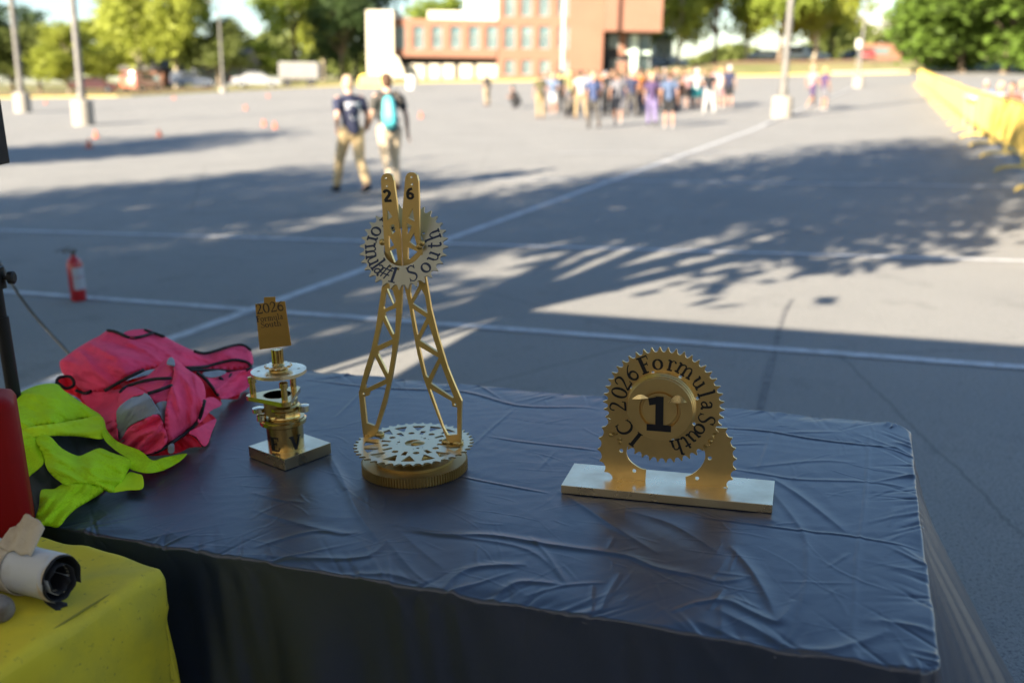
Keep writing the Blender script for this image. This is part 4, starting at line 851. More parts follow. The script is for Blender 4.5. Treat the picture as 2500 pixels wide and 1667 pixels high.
def cloth_height(A, B):                     # A along from the right end, B from the front edge, numpy arrays
    H = np.zeros_like(A); Rn = np.random.default_rng(11)
    segs = []
    for pts, am, sg in CRS:
        q = [w2t(at(x, y, TZ)) for x, y in cat(pts, 5)]; segs.append((q, am, sg))
    for i in range(300):                    # short random creases, denser towards the front edge
        a = Rn.uniform(0, 2.0); b = Rn.uniform(0, 1)**1.6 * 1.2; an = Rn.uniform(-.7, 1.0) + (PI/2 if Rn.random() < .35 else 0); ln = Rn.uniform(.04, .2); c = Rn.uniform(-.4, .4)
        q = [(a + ln*t*math.cos(an + c*t), b + ln*t*math.sin(an + c*t)) for t in (0, .33, .66, 1)]; segs.append((q, Rn.uniform(.0004, .0013), Rn.uniform(.0016, .0042)))
    for q, am, sg in segs:
        q = np.array(q); n = len(q); tot = np.linalg.norm(np.diff(q, axis=0), axis=1).sum(); acc = 0
        lo = q.min(0) - 5*sg - .02; hi = q.max(0) + 5*sg + .02; msk = (A > lo[0]) & (A < hi[0]) & (B > lo[1]) & (B < hi[1])
        if not msk.any(): continue
        a = A[msk]; b = B[msk]; best = np.full(a.shape, 9.); sgn = np.zeros_like(a); tt = np.zeros_like(a)
        for i in range(n-1):
            d = q[i+1]-q[i]; l2 = (d**2).sum(); l = math.sqrt(l2)
            if l < 1e-6: continue
            t = np.clip(((a-q[i,0])*d[0]+(b-q[i,1])*d[1])/l2, 0, 1); dx = a-q[i,0]-t*d[0]; dy = b-q[i,1]-t*d[1]; ds = np.hypot(dx, dy); k = ds < best
            best[k] = ds[k]; sgn[k] = np.sign(dx*d[1]-dy*d[0])[k]; tt[k] = ((acc + t*l)/tot)[k]; acc += l
        taper = np.clip(np.sin(np.pi*np.clip(tt,0,1)), 0, 1)**.45; wdt = sg*(1 + .8*(sgn > 0))
        H[msk] += .82*am*taper*(.45*np.exp(-(best/wdt)**2) + .62*np.exp(-best/(wdt*.55)) - .35*np.exp(-(best/(wdt*2.6))**2))
    for f, am, an in ((23,.0003,.9),(31,.0003,2.5),(47,.00022,1.3),(61,.00018,.2)):
        ph_ = 1.3*np.sin(A*f*.37+an*3) + 1.1*np.sin(B*f*.51+an*5); H += am*(1-np.abs(np.sin((A*math.cos(an)+B*math.sin(an))*f + ph_)))
    return H
na = 820; nb_ = 420; top_a = np.linspace(0, LL, na); top_b = np.linspace(0, WD, nb_)
A, B = np.meshgrid(top_a, top_b, indexing='ij'); H = cloth_height(A, B)
# overhang rows round the top, merged in one sheet
ext = np.concatenate([np.linspace(-.62, -.03, 40), np.linspace(-.025, -.0012, 11)])
ea = np.concatenate([ext, top_a, LL - ext[::-1]]); eb = np.concatenate([ext, top_b, WD - ext[::-1]])
AA, BB = np.meshgrid(ea, eb, indexing='ij'); HH = np.zeros_like(AA); HH[len(ext):len(ext)+na, len(ext):len(ext)+nb_] = H
oa = np.where(AA < 0, AA, np.where(AA > LL, AA-LL, 0)); ob = np.where(BB < 0, BB, np.where(BB > WD, BB-WD, 0)); ca = np.clip(AA, 0, LL); cb = np.clip(BB, 0, WD)
d = np.hypot(oa, ob); dd = np.maximum(d, 1e-6); ua, ub = oa/dd, ob/dd
Rr = .006 + .002*np.sin(ca*9+cb*7+1.1*np.sin(ca*23)) + .001*np.sin(ca*31+cb*37)                                   # soft shoulder then the hanging drape
ang = np.clip(d/Rr, 0, PI/2); hang = np.maximum(d - Rr*PI/2, 0)
edn = np.minimum(np.minimum(ca, LL-ca), np.minimum(cb, WD-cb)); side = np.where((ob < 0) & (oa == 0), .10, 0) + np.where((oa < 0), .42, 0) + np.where((ob > 0) & (oa == 0), .22, 0); side = np.clip(side, 0, .42)
# outward lean of the right flap grows towards the middle of the side, as in the flared drape
lean = np.where(oa < 0, .12 + .40*np.exp(-((cb-.62)/.42)**2), .07); lean = np.where((oa < 0) & (ob < 0), .15, lean); lean = np.where((oa < 0) & (ob > 0), .10, lean)
s_along = np.where(np.abs(oa) > np.abs(ob), cb, ca); fold = np.clip(hang/.35, 0, 1)
se_ = np.where(np.abs(oa) > np.abs(ob), cb, ca) if False else np.where(np.minimum(ca, LL-ca) < np.minimum(cb, WD-cb), cb, ca)
pin = np.zeros_like(AA); Rp = np.random.default_rng(21)
for k_ in range(75):
    s0, wdt, hgt, dep, sk = Rp.uniform(0, 2.1), Rp.uniform(.0035,.011), Rp.uniform(-.0024,.003), Rp.uniform(.03,.11), Rp.uniform(-1.1,1.1)
    de = np.where(d > 0, -d, edn); pin += hgt*np.exp(-((se_-s0-sk*de)/wdt)**2)*np.exp(-(de/dep)**2)
wave = pin + fold*np.where(oa < 0, .28, .7)*(.018*np.sin(s_along*11+1.2*np.sin(s_along*5)+hang*3) + .008*np.sin(s_along*27+.6-hang*5)) + .0016*np.sin(s_along*60+3*np.sin(s_along*13)+hang*12)*np.clip(hang/.03,0,1)
out = Rr*np.sin(ang) + hang*lean + wave*np.clip(hang/.04, 0, 1)
zz = TZ + pin*(d < .02) + np.exp(-(edn/.03)**2)*(.0022*np.sin(ca*14+cb*11)+.0015*np.sin(ca*41+cb*33+1)-.002) - Rr*(1-np.cos(ang)) - hang*np.sqrt(np.clip(1-lean**2, .3, 1)) + HH*1.0
px_ = ca + ua*out; py_ = cb + ub*out
# cut the back right corner of the top as the rounded corner of the table
cr = .07
for (sx, sy, x0, y0) in ((-1, 1, 0, WD), (-1, -1, 0, 0)):
    k = .5 if sy > 0 else .25; R2 = cr*2*k; inx = np.clip(R2 - (px_ - x0), 0, None); iny = np.clip(R2 - (y0 - py_)*sy*1.0 if sy > 0 else R2 - py_, 0, None)
    hh = np.hypot(inx, iny); m_ = (inx > 0) & (iny > 0); big = np.maximum(inx, iny); sc = np.where(m_, big/np.maximum(hh, 1e-6), 1)
    nx = inx*sc; ny = iny*sc; px_ = np.where(m_, x0 + R2 - nx, px_); py_ = np.where(m_, (y0 - (R2 - ny)) if sy > 0 else (y0 + R2 - ny), py_)
X = FR_.x + px_*lx.x + py_*ly.x; Y = FR_.y + px_*lx.y + py_*ly.y
V = np.stack([X, Y, zz], -1).reshape(-1, 3); tc_ = npmesh('tablecloth', V, gridfaces(*AA.shape), M_cloth)
tag(tc_, 'wrinkled black plastic tablecloth draped over the trophy table', 'tablecloth')
tb = thing('folding_table', 'folding table hidden under the black plastic tablecloth', 'table', FR_ - Vector((0,0,TZ)), math.atan2(-lx.y, -lx.x))
mb = MB(); mb.box((-LL/2, WD/2, TZ-.03), (LL-.03, WD-.03, .035), bev=.01); mb.build('tabletop', M_white, tb)
for x in (-.25, -LL+.25):
    for y in (.12, WD-.12): mb = MB(); mb.tube([(x,y,TZ-.04),(x,y,0)], .016, 8); mb.build('leg', M_frame, tb)
# ================================================================== GOLD
def goldmat(name, col=(.74,.51,.19), rough=.43, coat=.3, mott=0):
    m = mat(name, col, rough, metal=1.0, coat=coat, noise=(7, tuple(c*.82 for c in col), .35, .7), bump=(45,.12,.001)); N = m.node_tree.nodes; L = m.node_tree.links
    if mott:
        n = N.new("ShaderNodeTexNoise"); n.inputs["Scale"].default_value = mott; n.inputs["Detail"].default_value = 4; tcn = [q for q in N if q.type == 'TEX_COORD'][0]; L.new(tcn.outputs["Object"], n.inputs["Vector"])
        r = N.new("ShaderNodeMapRange"); r.inputs["From Min"].default_value = .35; r.inputs["From Max"].default_value = .7; r.inputs["To Min"].default_value = rough-.1; r.inputs["To Max"].default_value = rough+.16; L.new(n.outputs["Fac"], r.inputs["Value"]); L.new(r.outputs[0], N["Principled BSDF"].inputs["Roughness"])
    return m
M_gold = goldmat('gold_paint'); M_gold2 = goldmat('gold_slab', (.78,.62,.36), rough=.32, coat=.9, mott=14); M_gold3 = goldmat('dull_gold', (.52,.36,.13), .42, .2); M_ink = mat('black_lettering', (.006,.006,.008), .4)
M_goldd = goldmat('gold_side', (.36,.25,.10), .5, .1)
def sprocket_outline(R, n, depth, wt=.32, tip=.10):   # tooth tips pointed, round roller seats
    pts = []
    for i in range(n):
        a0 = 2*PI*i/n; st = 2*PI/n
        prof = [(-.5,1-depth),(-.38,1-depth*.98),(-.27,1-depth*.84),(-.18,1-depth*.58),(-.11,1-depth*.25),(-.045,1.0),(.045,1.0),(.11,1-depth*.25),(.18,1-depth*.58),(.27,1-depth*.84),(.38,1-depth*.98)]
        for f, r in prof: pts.append((R*r*math.cos(a0+f*st), R*r*math.sin(a0+f*st)))
    return pts
# ------------------------------------------------------------------ sprocket trophy on a slab
c1, c2, c3, c4 = at(1370,1205,TZ), at(1885,1255,TZ), at(1898,1185,TZ), at(1415,1140,TZ)
ux = (c2 - c1).normalized(); ang3 = math.atan2(ux.y, ux.x); Wb = (c2-c1).length; Db = .15
base3 = (c1+c2)/2 + Vector((-ux.y, ux.x, 0))*Db/2; base3.z = TZ + .002
t3 = thing('sprocket_trophy', 'gold trophy with a large lettered sprocket and a black 1, on a rectangular slab', 'trophy', base3, ang3)
M3 = Matrix.Translation(base3) @ Matrix.Rotation(ang3, 4, 'Z'); M3i = M3.inverted(); n3 = (M3.to_3x3() @ Vector((0,1,0)))
TH = .021
mb = MB(); mb.box((0,0,TH/2), (Wb, Db, TH), bev=.0012); mb.build('base_slab', M_gold2, t3)
def P3(px, py, yo=-.0): v = M3i @ onplane(px, py, base3 + n3*yo, n3); return (v.x, v.z)
def c3p(x, y): return (1340+.2934*x, 820+.2934*y)
cx3, cz3 = P3(*c3p(950,578), -.012); rr3 = abs(P3(*c3p(1455,578), -.012)[0] - P3(*c3p(445,578), -.012)[0])/2
out3 = [(x+cx3, y+cz3) for x, y in sprocket_outline(rr3, 46, .078)]
holes = [circ(cx3+rr3*.585*math.cos(q), cz3+rr3*.585*math.sin(q), rr3*.028, 14) for q in [math.radians(107-360/8*k) for k in range(8)]]
mb = MB(); mb.plate(out3, holes, -.015, -.010, F=lambda x,y,z: Vector((x, z, y)).copy()); 
def flipF(mb): mb.f = [f[::-1] for f in mb.f]; return mb
flipF(mb); ring = mb.build('sprocket', M_gold, t3)
# medallion
def Y3(x, y, z): return Vector((x, -z, y))   # z out towards the viewer
hx, hz = P3(*c3p(1000,600), -.03); hxx, hzz = P3(*c3p(925,610), -.05); hr = abs(P3(*c3p(1200,610), -.05)[0] - P3(*c3p(650,610), -.05)[0])/2
mb = MB(); R3 = Matrix.Translation((hxx, 0, hzz)) @ Matrix.Rotation(PI/2, 4, 'X')
mb.lathe([(hr*1.06,.012),(hr*1.06,.030),(hr*1.03,.033),(hr*1.03,.038),(hr*1.0,.041),(hr*1.0,.052),(hr*.985,.0545),(hr*.63,.0545),(hr*.60,.0460),(hr*.545,.0460),(hr*.52,.0525),(hr*.001,.0525)], M=R3, n=96)
med = mb.build('medallion', M_gold, t3, auto=25)
mb = MB()
for s, x0, x1, yt, yb in ((-1,690,830,488,524),(1,992,1146,494,554)):
    a = P3(*c3p(x0,yb), -.055); b = P3(*c3p(x1,yb if s > 0 else yb-6), -.055); t_ = P3(*c3p((x0+x1)/2,yt), -.055); n = 14
    arc = [(a[0]+(b[0]-a[0])*i/n, a[1]+(b[1]-a[1])*i/n + (t_[1]-a[1]-.5*(b[1]-a[1]))*math.sin(PI*i/n)) for i in range(n+1)]
    mb.add([Y3(x, y, .0547) for i, (x, y) in enumerate(arc)] + [Y3(a[0]+(b[0]-a[0])*i/n, a[1]+(b[1]-a[1])*i/n, .0547 + .0042*math.sin(PI*i/n)) for i in range(n+1)], [(i, n+1+i, n+2+i, i+1) for i in range(n)])
mb.build('milled_notch', goldmat('bright_gold', (.9,.68,.3), .2), med)
mb = MB(); gx, gz_ = P3(*c3p(808,783), -.055); gx2, gz2 = P3(*c3p(1022,512), -.055); sc = gz2-gz_; scx = (gx2-gx)/.8
glyph(mb, 'bold1', lambda x, y, z: Y3(gx + x*scx + 0*y, gz_ + y*sc, .0548 + z), .0008); mb.build('number', M_ink, med)
# ring lettering
mb = MB()
for ch, ang, rb in [('I',-144.6,.62),('C',-124,.62),('2',-94.9,.61),('0',-76.3,.61),('2',-62,.61),('6',-45,.61),('F',-24.2,.61),('o',-7.5,.62),('r',10.4,.62),('m',29,.62),('u',53,.62),('l',70,.61),('a',85,.62),('S',104,.60),('o',120.5,.61),('u',133.5,.61),('t',146.5,.61),('h',161,.61)]:
    a = math.radians(ang); tx, tz = math.cos(a), -math.sin(a); nx, nz = math.sin(a), math.cos(a); s = rr3*.285; hw = GL[ch][0]/2
    glyph(mb, ch, lambda x, y, z: Y3(cx3 + nx*(rr3*rb + y*s) + tx*(x-hw)*s*1.05, cz3 + nz*(rr3*rb + y*s) + tz*(x-hw)*s*1.05, .0151+z), .0004)
    if (ch, ang) in (('C',-124),('6',-45),('a',85),('h',161)): mb.build('lettering', M_ink, ring); mb = MB()
# legs: cut pieces of a bigger sprocket standing behind
def teeth_along(pts, n, hgt, outward):      # scalloped teeth along a smooth path
    P = np.array(cat(pts, 12)); s = np.concatenate([[0], np.cumsum(np.linalg.norm(np.diff(P, axis=0), axis=1))]); L_ = s[-1]; out = []
    for i in range(n):
        for f, h_ in ((0,1),(.06,.8),(.14,.42),(.25,.14),(.4,0),(.6,0),(.75,.14),(.86,.42),(.94,.8)):
            q = (i+f)/n*L_; x = np.interp(q, s, P[:,0]); z = np.interp(q, s, P[:,1]); x2 = np.interp(min(q+.001,L_), s, P[:,0]); z2 = np.interp(min(q+.001,L_), s, P[:,1]); x1 = np.interp(max(q-.001,0), s, P[:,0]); z1 = np.interp(max(q-.001,0), s, P[:,1])
            dx, dz = x2-x1, z2-z1; l = math.hypot(dx, dz) or 1; out.append((x + outward*dz/l*h_*hgt, z - outward*dx/l*h_*hgt))
    out.append((float(P[-1][0]), float(P[-1][1]))); return out
yl = .0
def P3l(x, y): return P3(*c3p(x, y), -.004)
Lo = teeth_along([P3l(505,700),P3l(460,790),P3l(437,880),P3l(430,950),P3l(438,1010),P3l(468,1095),P3l(505,1150),P3l(545,1192)], 6, .0095, 1)
Li = [P3l(*q) for q in cat([(545,1196),(800,1212)],2)] + [P3l(*q) for q in cat([(806,1118),(760,1108),(700,1070),(660,1030),(642,980),(650,930)],4)] + [P3l(700,880), P3l(640,760)]
hl = lambda x, y, r=.0050: [(p[0], p[1]) for p in circ(*P3l(x, y), r, 16)]
mb = MB(); mb.plate(Lo + Li, [hl(600,960), hl(708,1128)], .001, .0065, F=lambda x,y,z: Vector((x, z, y))); flipF(mb); mb.build('leg', M_gold, t3)
Ro = teeth_along([P3l(1455,790),P3l(1495,860),P3l(1522,940),P3l(1530,1020),P3l(1525,1110),P3l(1500,1190),P3l(1462,1262)], 6, .0095, -1)
Ri = [P3l(1400,1280), P3l(1140,1262), P3l(1135,1178)] + [P3l(*q) for q in cat([(1135,1178),(1185,1160),(1240,1120),(1280,1070),(1300,1010),(1292,960),(1272,925)],4)[1:]] + [P3l(1220,860), P3l(1300,760)]
mb = MB(); mb.plate(Ro + Ri, [hl(1337,1022), hl(1232,1190)], .001, .0065, F=lambda x,y,z: Vector((x, z, y))); flipF(mb); mb.build('leg', M_gold, t3)
mb = MB()
for (x, y) in [(520,820),(560,800),(590,850),(600,880),(1385,795),(1360,830),(1345,870),(1310,905)]:
    mb = MB(); p = P3l(x, y); sphere_pts(mb, (p[0], -.008, p[1]), (.006,.004,.006), 10, 6); mb.build('weld_bead', M_gold3, t3, smooth=True)
# ------------------------------------------------------------------ tall truss trophy
gf = at(1007, 1195, TZ); RG = .141; g0 = Vector((gf.x-.006, gf.y + RG, TZ + .002)); 
t2 = thing('truss_trophy', 'tall gold trophy with two lattice arms through a lettered ring, standing on gear discs', 'trophy', g0)
mb = MB(); 
def gear(n, r0, r1):
    return [(r*math.cos(2*PI*(i+f)/n), r*math.sin(2*PI*(i+f)/n)) for i in range(n) for f, r in ((0,r0),(.25,r0),(.4,r1),(.6,r1),(.85,r0))]
g_t = .026
mb.plate(gear(112, RG*.965, RG), [circ(0,0,.03,30)], 0, g_t); mb.build('spur_gear', M_gold3, t2)
mb = MB(); mb.lathe([(.105,g_t),(.105,g_t+.007),(.075,g_t+.010),(.04,g_t+.010)], n=72); mb.build('spacer', M_gold3, t2, auto=30)
# height of the chain sprocket so that its centre falls where the photo has it
best = min(np.linspace(.03,.09,61), key=lambda z: abs((lambda d: CY - FPX*(d.dot(upv)/d.dot(fw)))(g0 + Vector((0,.0,z)) - Vector((0,0,EYE))) - 1081)); zs = float(best)
dctr = (g0 - Vector((0,0,EYE))).dot(fw); RS = 146/FPX*dctr*.995
S_out = sprocket_outline(RS, 42, .068); hs = [circ(0,0,RS*.15,24)]
def pol(r, a): a = math.radians(a); return (RS*r*math.cos(a), RS*r*math.sin(a))
for k in range(8):
    b = 45*k+10
    hs.append([pol(.83,b+3.2),pol(.83,b+11),pol(.83,b+19.5),pol(.60,b+13.5),pol(.585,b+11)])
    hs.append([pol(.83,b-3.2),pol(.83,b-11),pol(.83,b-19.5),pol(.60,b-13.5),pol(.585,b-11)])
    c = pol(.47, b); hs.append(circ(c[0], c[1], RS*.055, 14))
    hs.append([pol(.57,b+18),pol(.57,b+27),pol(.41,b+27),pol(.40,b+18)])
for k in range(3):
    c = pol(.26, 120*k+50); hs.append(circ(c[0], c[1], RS*.028, 10))
    for s in (-16, 16): c = pol(.28, 120*k+50+s); hs.append(circ(c[0], c[1], RS*.012, 8))
mb = MB(); mb.plate(S_out, hs, zs-.0045, zs); lsp = mb.build('chain_sprocket', goldmat('pale_gold', (.60,.46,.22), .36, .7), t2)
mb = MB(); mb.lathe([(.07,g_t+.009),(.045,zs-.006),(.03,zs-.0045)], n=40); sphere_pts(mb, (.012,-.002,zs-.002), (.02,.014,.007)); mb.build('weld_bead', M_gold3, t2, smooth=True)
# arms: two lattice plates in a plane through both feet
fl, frt = at(925, 1062, g0.z+zs), at(1108, 1082, g0.z+zs); xdir = (frt-fl); xdir.z = 0; xdir.normalize(); nA = Vector((-xdir.y, xdir.x, 0)); oA = (fl+frt)/2
def PA(px, py): v = onplane(px, py, oA, nA) - oA; return (v.dot(xdir), v.z)
def FA(off): return lambda x, y, z: oA + xdir*x + Vector((0,0,y)) - nA*(z+off) - g0
def q1(x, y): return (800+.2551*x, 380+.2551*y)
def q2(x, y): return (800+.3700*x, 640+.3700*y)
def inset_poly(pts): return [PA(*p) for p in pts]
Lout = [q1(*p) for p in [(530,240),(533,205),(550,178),(580,166),(612,168),(638,190),(652,235),(680,440),(700,640),(716,800),(722,1000),(740,1230)]] + [q2(*p) for p in [(506,150),(498,330),(480,500),(440,740),(400,920),(340,1105)]] + [q2(*p) for p in [(330,1140),(248,1135),(240,1075),(228,960),(218,850),(224,830),(258,700),(300,570),(330,430),(355,260),(372,150)]] + [q1(*p) for p in [(545,1200),(560,1050),(566,900),(556,750),(548,600),(538,400)]]
Lh = [[(585,500),(640,580),(590,615)], [(618,660),(655,650),(668,720),(640,745),(615,690)], [(600,745),(655,850),(606,880)], [(615,905),(675,880),(690,990),(660,1020)]]
Lh = [[q1(*p) for p in h] for h in Lh]
L2 = [[(402,165),(440,175),(462,240),(458,262),(445,270),(425,220)], [(398,180),(445,275),(385,305),(382,290)],[(465,295),(458,460),(445,470),(390,350),(392,325)],[(375,375),(440,500),(335,548),(345,500)],[(440,535),(435,600),(412,735),(345,600),(345,580)],[(322,610),(398,762),(262,828),(262,800)],[(402,795),(385,870),(330,1060),(322,1070),(270,1050),(252,880),(285,870),(290,845)]]
Lh += [[q2(*p) for p in h] for h in L2]
Rout = [q1(*p) for p in [(752,240),(757,200),(775,170),(805,157),(840,160),(866,185),(880,240),(886,430),(888,640),(892,760),(905,830),(920,960),(945,1150)]] + [q2(*p) for p in [(655,90),(690,300),(735,480),(800,690),(840,790),(892,910),(888,1000),(886,1190),(800,1180),(780,1130),(740,1030),(690,900),(640,760),(600,600),(572,450),(548,300),(520,180),(515,150)]] + [q1(*p) for p in [(745,1200),(735,1050),(728,900),(722,740),(730,500),(740,380)]]
Rh = [[(825,498),(845,625),(780,590)], [(768,640),(818,665),(783,748),(768,740)], [(835,740),(868,860),(862,870),(792,820)], [(778,870),(872,915),(800,985),(778,985)]]
Rh = [[q1(*p) for p in h] for h in Rh]
R2 = [[(555,130),(608,125),(610,150),(560,245),(552,200)], [(625,170),(650,220),(668,335),(570,270),(572,262)], [(566,300),(660,362),(605,475),(598,470)], [(672,395),(735,590),(615,510),(618,500)], [(610,550),(740,625),(672,758),(655,740)], [(750,655),(840,885),(832,890),(690,795),(692,780)], [(680,828),(825,910),(830,945),(862,950),(862,1130),(800,1135),(770,1080)]]
Rh += [[q2(*p) for p in h] for h in R2]
def small(p, r, n=12): return circ(p[0], p[1], r, n)
mbL = MB(); mbL.plate(inset_poly(Lout), [inset_poly(h) for h in Lh] + [small(PA(*q1(576,210)), .0032), small(PA(*q1(585,287)), .0032), small(PA(*q2(251,858)), .0035)], 0, .008, F=FA(.004)); armL = mbL.build('lattice_arm', M_gold, t2)
mbR = MB(); mbR.plate(inset_poly(Rout), [inset_poly(h) for h in Rh] + [small(PA(*q1(813,203)), .0032), small(PA(*q1(818,272)), .0032), small(PA(*q2(848,932)), .0035)], 0, .008, F=FA(.0)); armR = mbR.build('lattice_arm', M_gold, t2)
for ch, arm, off, A_, B_, tl in (('sans2', armL, .0122, (563,440), (545,325), .0), ('sans6', armR, .0082, (768,418), (762,308), 0)):
    a = PA(*q1(*A_)); b = PA(*q1(*B_)); s = b[1]-a[1]; mb = MB(); wdt_ = 1.25; sh = .11 if ch == 'sans2' else .03
    glyph(mb, ch, lambda x, y, z: FA(off)(a[0] + (x*wdt_ - y*sh)*s, a[1] + y*s + x*.06*s, z), .0004); mb.build('number', M_ink, arm)
mb = MB()
for px, py in ((925,1065),(905,1066),(1092,1084),(1118,1086)):
    a = PA(px, py); v = FA(.0)(a[0], zs + .002 + g0.z - oA.z, 0); v.z = zs + .003; mb = MB(); sphere_pts(mb, v, (.016,.013,.009), 10, 6); mb.build('weld_bead', M_gold3, t2, smooth=True)
# lettered ring tilted back
rc = onplane(986, 603, oA, nA) + nA*.0; RR = 111/FPX*((rc - Vector((0,0,EYE))).dot(fw)); nr = Vector((-.16, -.86, .50)).normalized()
rx_ = Vector((0,0,1)).cross(nr).normalized(); rx_ = rx_ if rx_.x > 0 else -rx_; ry_ = nr.cross(rx_).normalized()
def FR(off): return lambda x, y, z: rc + rx_*x + ry_*y + nr*(z+off) - g0
ro = sprocket_outline(RR, 32, .11); ri = circ(0, 0, RR*.455, 60)
rh = [circ(RR*.53*math.cos(q), RR*.53*math.sin(q), RR*.028, 10) for q in [math.radians(a) for a in (-118,-97,-75,35,60,130)]]
mb = MB(); mb.plate(ro, [ri] + rh, 0, .0055, F=FR(0)); M_ringm = goldmat('overhead_sheen_gold', (.58,.51,.35), .38, .9, 10); rg = mb.build('lettered_ring', M_ringm, t2)  # silvery reflection from overhead is put into the ring's gold colour
mb = MB(); M_ink2 = mat('navy_lettering', (.012,.02,.05), .45)
for ch, ang in [('F',-44),('o',-63),('r',-79),('m',-100),('u',-117),('l',-129),('a',-138),('#',-151),('1',-167),('S',157),('o',131),('u',108),('t',88),('h',68)]:
    a = math.radians(ang); nx, ny = math.sin(a), math.cos(a); tx, ty = -ny, nx; s = RR*.37; hw = GL[ch][0]/2; r0 = RR*.86
    glyph(mb, ch, lambda x, y, z: FR(.0056)(nx*(r0-y*s) + tx*(x-hw)*s, ny*(r0-y*s) + ty*(x-hw)*s, z), .0003)
    if ch in 'a1h': mb.build('lettering', M_ink2, rg); mb = MB()
mb = MB()
for px, py in ((938,590),(1033,592),(1028,600)): v = onplane(px, py, oA, nA) - nA*.01 - g0; mb = MB(); sphere_pts(mb, v, (.009,.006,.009), 10, 6); mb.build('weld_bead', M_gold3, t2, smooth=True)
# ------------------------------------------------------------------ small engine-part trophy
b1 = [at(605,1088,TZ+.031), at(685,1123,TZ+.031), at(798,1082,TZ+.031), at(738,1058,TZ+.031)]
cen1 = (b1[0]+b1[1]+b1[2]+b1[3])/4; cen1.z = TZ+.002; e1 = (b1[2]-b1[1]); e2 = (b1[0]-b1[1]); sd1 = (e1.length+e2.length)/2; a1 = math.atan2(e1.y, e1.x)
t1 = thing('piston_trophy', 'small gold trophy of stacked engine parts with an upright lettered card, on a square block', 'trophy', cen1, a1); M1 = Matrix.Translation(cen1) @ Matrix.Rotation(a1, 4, 'Z'); M1i = M1.inverted()
mb = MB(); mb.box((0,0,.016), (e1.length, e2.length, .032), bev=.001); mb.build('base_block', M_gold2, t1)
def c4p(x, y): return (560+.3125*x, 690+.3125*y)
pn = Vector((0,1,0)); axc = at(*c4p(445,1325), TZ+.034); axc.y += .045; 
def P1(x, y, yo=0): v = onplane(*c4p(x, y), Vector((axc.x, axc.y+yo, 0)), pn); return v.x, v.z - cen1.z
ax = axc.x
def hz1(y, yo=0): return P1(400, y, yo)[1]
def wr1(x0, x1, y): return abs(P1(x1,y)[0]-P1(x0,y)[0])/2
def xc1(x0, x1, y): return (P1(x0,y)[0]+P1(x1,y)[0])/2
def L1m(x, z): return M1i @ Vector((x, axc.y, z + cen1.z))
def stack(name, x0, x1, ym, prof, m, n=56, par=None):   # prof: (radius factor, y in the crop)
    r = wr1(x0, x1, ym); c = L1m(xc1(x0, x1, ym), 0); mb = MB(); mb.lathe([(r*k, hz1(y)) for k, y in prof], c=(c.x, c.y, 0), n=n); return mb.build(name, m, par or t1, auto=35), r, c
M_brass = goldmat('brass', (.62,.42,.14), .24, .3)
cyl, rc1, cc1 = stack('cylinder', 300, 578, 1200, [(.93,1345),(.95,1300),(.95,1290),(1.0,1285),(1.03,1090)], M_brass)
z34 = .0325
cyl.data.transform(Matrix.Identity(4))
stack('collar', 240, 600, 1080, [(.85,1100),(1.0,1085),(1.0,1060),(.93,1052),(.93,1040)], M_brass)
stack('upper_barrel', 290, 555, 960, [(.93,1045),(.95,1035),(.9,1020),(.9,985),(.97,975),(.97,955),(.86,940),(.86,900)], M_brass)
M_slv = goldmat('silver_gold', (.7,.6,.4), .25, 1.0)
for (x, y, sx, sz, yo) in ((590,960,.016,.010,-.02),(235,985,.017,.007,-.01),(265,1035,.013,.010,-.02)):
    q = P1(x, y); c = M1i @ Vector((q[0], axc.y+yo, q[1]+cen1.z)); mb = MB(); mb.lathe([(sx*.4,-sz),(sx,-sz*.8),(sx,sz*.8),(sx*.4,sz)], c=c, n=18); mb.build('lug', M_slv, t1, auto=35)
# three-cornered plate with a bore
zc = hz1(870); pc = L1m(xc1(150,598,870), 0); pr = wr1(150,598,870)
rim = []
for k in range(3):
    q0 = math.radians(-90-a1*57.3 + 120*k + 30); 
    for j in range(9): q = q0 + math.radians(-60+15*j); rim.append((pc.x + pr*.86*math.cos(q0) + pr*.22*math.cos(q), pc.y + pr*.86*math.sin(q0) + pr*.22*math.sin(q)))
zp = hz1(905); mb = MB(); mb.plate(rim, [circ(pc.x, pc.y, pr*.5, 40)], zp, zp+.012); mb.build('tri_plate', M_brass, t1)
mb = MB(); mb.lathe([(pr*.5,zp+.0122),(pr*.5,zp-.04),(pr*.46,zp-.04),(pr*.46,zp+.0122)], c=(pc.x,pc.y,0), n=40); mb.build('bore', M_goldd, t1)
zd = hz1(728)
for k in range(3):
    q0 = math.radians(-90-a1*57.3 + 120*k + 30); x, y = pc.x + pr*.84*math.cos(q0), pc.y + pr*.84*math.sin(q0)
    mb = MB(); mb.lathe([(.0085,zp+.012),(.0085,zp+.03),(.008,zd-.018),(.0115,zd-.017),(.0115,zd-.002),(.008,zd)], c=(x,y,0), n=18); mb.build('standoff', M_brass, t1, auto=35)
rd = wr1(168,596,655); dc = L1m(xc1(168,596,655), 0); zd = hz1(700)-.002; mb = MB()
mb.plate(circ(dc.x, dc.y, rd, 64), [circ(dc.x+rd*.72*math.cos(q), dc.y+rd*.72*math.sin(q), .0045, 12) for q in [math.radians(a) for a in (20,80,140,200,260,320)]], zd, zd+.009); disc = mb.build('disc', M_gold2, t1)
mb = MB(); mb.plate([(dc.x+x, dc.y+y) for x, y in gear(14, .031, .037)], [], zd+.018, zd+.024); mb.build('small_gear', M_gold2, t1)
mb = MB(); mb.lathe([(.026,zd+.009),(.026,zd+.012),(.020,zd+.018)], c=(dc.x,dc.y,0), n=30); mb.lathe([(.018,zd+.024),(.013,zd+.03),(.0115,zd+.05),(.012,zd+.058),(.0125,zd+.066)], c=(dc.x,dc.y,0), n=24)
